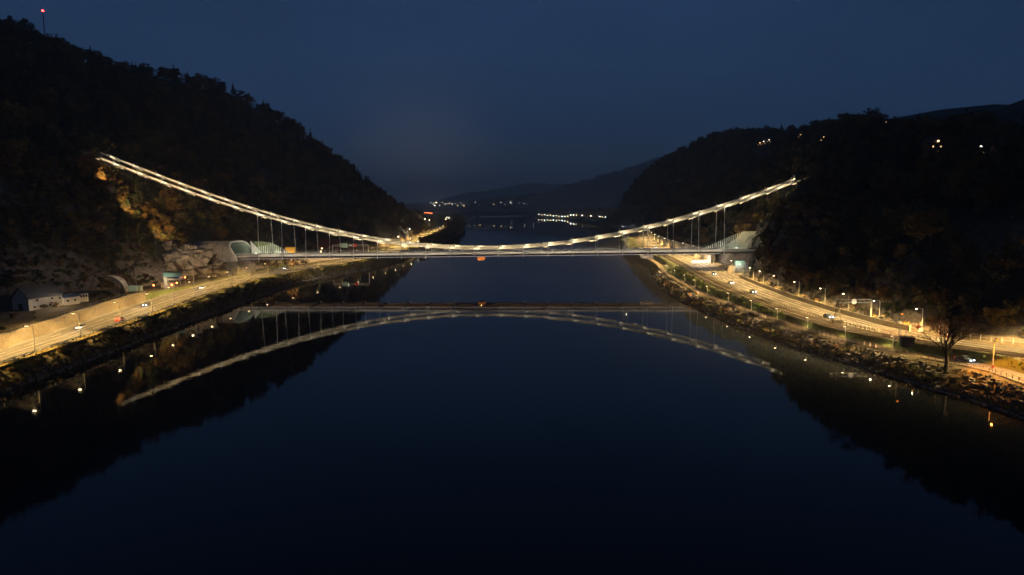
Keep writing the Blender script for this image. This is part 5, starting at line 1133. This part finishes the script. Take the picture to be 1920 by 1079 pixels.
for i, (dx, y) in enumerate(((-3.6, 346), (-2.4, 349), (-6.5, 333), (-5.5, 366))):
    q = Vector((float(LB(y))+dx, y, ZL)); t = thing('warning_light', f'{ORD[i]} red warning light on a post in the left works area', 'warning light', q, 0, 'red lights of the works area')
    mb = MB(); mb.tube([(0, 0, -0.3), (0, 0, 3.2 + i*0.6)], 0.06, 6); mb.build('post', M_GALV, t); mb = MB(); mb.box((0, -0.1, 3.3+i*0.6), (0.5, 0.3, 0.5)); mb.build('red_lamp', G_ORL, t)
    light('warning_glow', 'POINT', (0, -0.8, 3.2), 350, (1.0, 0.25, 0.08), t)
for i, (x, y, m, lb) in enumerate(((-181, 326, M_GREENS, 'teal site container on the terrace behind the stone wall'), (-187, 334, M_STEELD, 'dark site container beside the teal one on the left'), (-178.5, 352, M_STEEL, 'grey site container below the large limestone outcrop'))):
    z = ground(x, y); t = thing('site_container', lb, 'container', (x, y, z), 0.15*i)
    mb = MB(); mb.box((0, 0, 1.3), (6.0, 2.4, 2.5)); bo = mb.build('shell', m, t); mb = MB()
    for k in range(9): mb = MB(); mb.box((-2.7+0.675*k, -1.22, 1.3), (0.12, 0.06, 2.3)); mb.build('rib', m, bo)
    mb = MB(); mb.box((1.6, -1.25, 1.15), (1.0, 0.08, 2.0)); mb.build('door', M_STEEL, t)
# pale curved shell on the left slope
q = at(224, 530, 322); gz = ground(q.x, q.y); t = thing('curved_shelter', 'pale crescent shaped shelter roof on the slope above the works area', 'shelter', (q.x, q.y, min(gz, q.z-2)))
mb = MB(); z0 = q.z - t.location.z
for i in range(13):
    a = R(100-i*9.5); r_ = 6.8; cx_, cz_ = r_*math.cos(a)-4.0, r_*math.sin(a)-4.0+z0; w_ = 1.5*math.sin(math.pi*(i+0.6)/13.4)+0.15
    mb.v += [(cx_-w_*math.cos(a)*0.5, -1.5, cz_-w_*0.5*math.sin(a)), (cx_+w_*math.cos(a)*.5, -1.5, cz_+w_*.5*math.sin(a)), (cx_+w_*math.cos(a)*.5, 1.5, cz_+w_*.5*math.sin(a)), (cx_-w_*math.cos(a)*.5, 1.5, cz_-w_*.5*math.sin(a))]
mb.f = [(4*i+j, 4*i+(j+1) % 4, 4*i+4+(j+1) % 4, 4*i+4+j) for i in range(12) for j in range(4)]+[(3, 2, 1, 0), (48, 49, 50, 51)]; mb.m = [0]*len(mb.f); mb.build('roof_shell', M_CONCD, t, True)
for dx in (-1.2, 2.0): mb = MB(); mb.tube([(dx, 0.5, -1.5), (dx, 0.5, z0+0.4)], 0.15, 6); mb.build('post', M_STEELD, t)
light('shelter_lamp', 'POINT', (0, -5, z0+0.5), 40, (0.9, 1.0, 0.8), t)
# A-frame mast by the tracks
q = gp(1558, 606, ZR); t = thing('trestle_mast', 'dark triangular trestle mast on a box between tracks and right road', 'mast', (float(RA(q.y))-0.5, q.y, ZR))
for dx in (-1.1, 1.1): mb = MB(); mb.tube([(dx, 0, 0.9), (dx*0.15, 0, 7.2)], 0.11, 6); mb.build('leg', M_STEELD, t)
mb = MB()
for z_ in (2.6, 4.4, 6.0): mb.box((0, 0, z_), (2.2*(1-(z_-0.9)/7.4), 0.1, 0.1))
mb.build('rung', M_STEELD, t); mb = MB(); mb.box((0, 0, 0.5), (3.0, 1.3, 1.0)); mb.build('base_box', M_STEELD, t)
# dark hut by the crossing
q = gp(1700, 650, ZR); t = thing('track_hut', 'small dark corrugated hut beside the railway on the right', 'hut', (q.x, q.y, ZR), -0.25)
mb = MB(); mb.box((0, 0, 1.2), (3.1, 2.3, 2.5)); mb.build('wall', M_STEELD, t); mb = MB(); mb.box((0, 0, 2.58), (3.5, 2.7, 0.22)); mb.build('roof', M_ROOFD, t)
for k in range(5): mb = MB(); mb.box((0, -1.17, 0.4+0.45*k), (3.0, 0.06, 0.08)); mb.build('slat', M_GALV, t)
# level crossing: upright red and white barriers, round sign
for i, (px, py) in enumerate(((1696, 636), (1757, 640), (1773, 645))):
    q = gp(px, py, ZR); t = thing('crossing_barrier', ['raised red and white crossing barrier beside the dark hut', 'raised red and white barrier behind the bare tree', 'second raised barrier behind the bare tree, nearer the lane'][i], 'barrier', (q.x, q.y, ZR), 0, 'crossing barriers')
    mb = MB(); mb.box((0, 0, 0.55), (0.5, 0.5, 1.3)); mb.build('machine_box', M_GALV, t)
    for k in range(8): mb = MB(); mb.box((0.06*k, -0.3, 1.0+0.7*k+0.35), (0.13, 0.07, 0.7)); mb.build('stripe', M_RED if k % 2 else M_WHITE, t)
q = gp(1720, 632, ZR); t = thing('road_sign', 'round red no entry sign on a post by the right road', 'road sign', (q.x, q.y, ZR))
mb = MB(); mb.tube([(0, 0, -0.3), (0, 0, 3.4)], 0.05, 6); mb.build('post', M_GALV, t); mb = MB(); mb.tube([(0, -0.05, 3.0), (0, -0.10, 3.0)], 0.55, 16); di = mb.build('disc', M_RED, t); mb = MB(); mb.box((0, -0.12, 3.0), (0.8, 0.03, 0.16)); mb.build('bar', M_WHITE, di)
q = gp(1892, 700, ZP); t = thing('lane_sign', 'small dark red sign on a post beside the riverside lane', 'road sign', (float(RP(q.y))-2.6, q.y, ZP-0.2))
mb = MB(); mb.tube([(0, 0, -0.3), (0, 0, 1.9)], 0.05, 6); mb.build('post', M_GALV, t); mb = MB(); mb.box((0, -0.05, 1.9), (0.6, 0.06, 0.6)); mb.build('panel', M_RED, t)
for i, y in enumerate((233, 222, 213, 205)):
    t = thing('roadside_cabinet', ['grey cabinet under the gantry post on the right', 'second grey cabinet along the right parapet', 'third grey cabinet along the right parapet', 'fourth grey cabinet along the right parapet'][i], 'cabinet', (float(RB(y))+2.9, y, ZR+0.1), 0, 'cabinets along the right parapet')
    mb = MB(); mb.box((0, 0, 0.9), (1.3, 0.8, 1.9)); mb.build('case', M_GALV, t); mb = MB(); mb.box((0, 0, 1.89), (1.5, 1.0, 0.08)); mb.build('lid', M_STEELD, t)
fence('white_railing', 'short white railing between railway and right road near the hut', yline(lambda y: RA(y)+0.4, 198, 220, ZR, 2.0), 1.6, 1.1, (1.05, 0.55), M_WHITE, r=0.07)
# lit terrace building under the right bridge end
p = B(150, -2, 0); t = thing('service_building', 'green lit service building on a concrete terrace under the right portal', 'building', (131.5, 396, ZR))
mb = MB(); mb.box((0, 0, 2.0), (9, 8, 4.0)); mb.build('terrace', M_CONC, t); mb = MB(); mb.box((0.8, 0.5, 5.4), (5.5, 5, 2.8)); mb.build('cabin', M_GREENS, t)
for k in range(9): mb = MB(); mb.box((-4.2+1.05*k, -3.9, 4.6), (0.1, 0.1, 1.2)); mb.build('railing_post', M_WHITE, t)
mb = MB(); mb.box((0, -3.9, 5.2), (8.8, 0.1, 0.1)); mb.build('handrail', M_WHITE, t)
light('terrace_lamp', 'POINT', (-1, -5.5, 6.4), 1800, (0.95, 1.0, 0.8), t)

for i, (s_, o_, e_) in enumerate(((-222, -30, 24000), (-204, -36, 34000), (-188, -34, 24000))):  # floodlights added to light the foliage under the left cable
    p = B(s_, o_, 0); p.z = ground(p.x, p.y); t = thing('flood_light', ['upper warm floodlight on the slope below the left cable end', 'middle warm floodlight on the slope below the left cable end', 'lower warm floodlight on the slope below the left cable end'][i], 'floodlight', p, 0, 'floodlights below the left cable')
    mb = MB(); mb.tube([(0, 0, -0.4), (0, 0, 6.8)], 0.08, 6); mb.build('post', M_GALV, t); mb = MB(); mb.box((0, 0, 7.0), (0.7, 0.4, 0.5)); hd = mb.build('housing', M_STEELD, t)
    light('flood_lamp', 'SPOT', (0, 0.5, 7.1), e_, (1.0, 0.60, 0.22), hd, spot=R(118), blend=0.8, rad=0.2, direc=(0.12, 0.95, 0.22))
q = at(1392, 448, 425); t = thing('flood_light', 'warm floodlight on the rock above the right portal', 'floodlight', (q.x-5, q.y-2, q.z-2))  # another floodlight added, warming the rock and trees by the portal
mb = MB(); mb.tube([(0, 0, -6), (0, 0, 2.2)], 0.09, 6); mb.build('post', M_GALV, t); mb = MB(); mb.box((0, 0, 2.4), (0.6, 0.4, 0.4)); mb.build('housing', M_STEELD, t)
light('flood_lamp', 'SPOT', (0.2, 0.4, 2.6), 9000, (1.0, 0.62, 0.2), t, spot=R(120), blend=0.7, rad=0.2, direc=(0.7, 0.5, 0.4))

# ------------------------------------------------------------------ haze
hz = bpy.data.materials.new('evening_haze'); hz.use_nodes = True; nt = hz.node_tree
for nd in list(nt.nodes):
    if nd.type != 'OUTPUT_MATERIAL': nt.nodes.remove(nd)
pv = nt.nodes.new('ShaderNodeVolumePrincipled'); pv.inputs['Color'].default_value = (0.97, 0.98, 1.0, 1); pv.inputs['Density'].default_value = 0.00017; pv.inputs['Anisotropy'].default_value = 0.2
nt.links.new(pv.outputs[0], nt.nodes['Material Output'].inputs['Volume'])
USE_HAZE = True
if USE_HAZE:
    mb = MB(); mb.box((0, 7950, 321), (18600, 16900, 660)); o = mb.build('haze', hz); stuff(o); tag(o, 'thin evening haze filling the valley and veiling the far hills', 'haze')
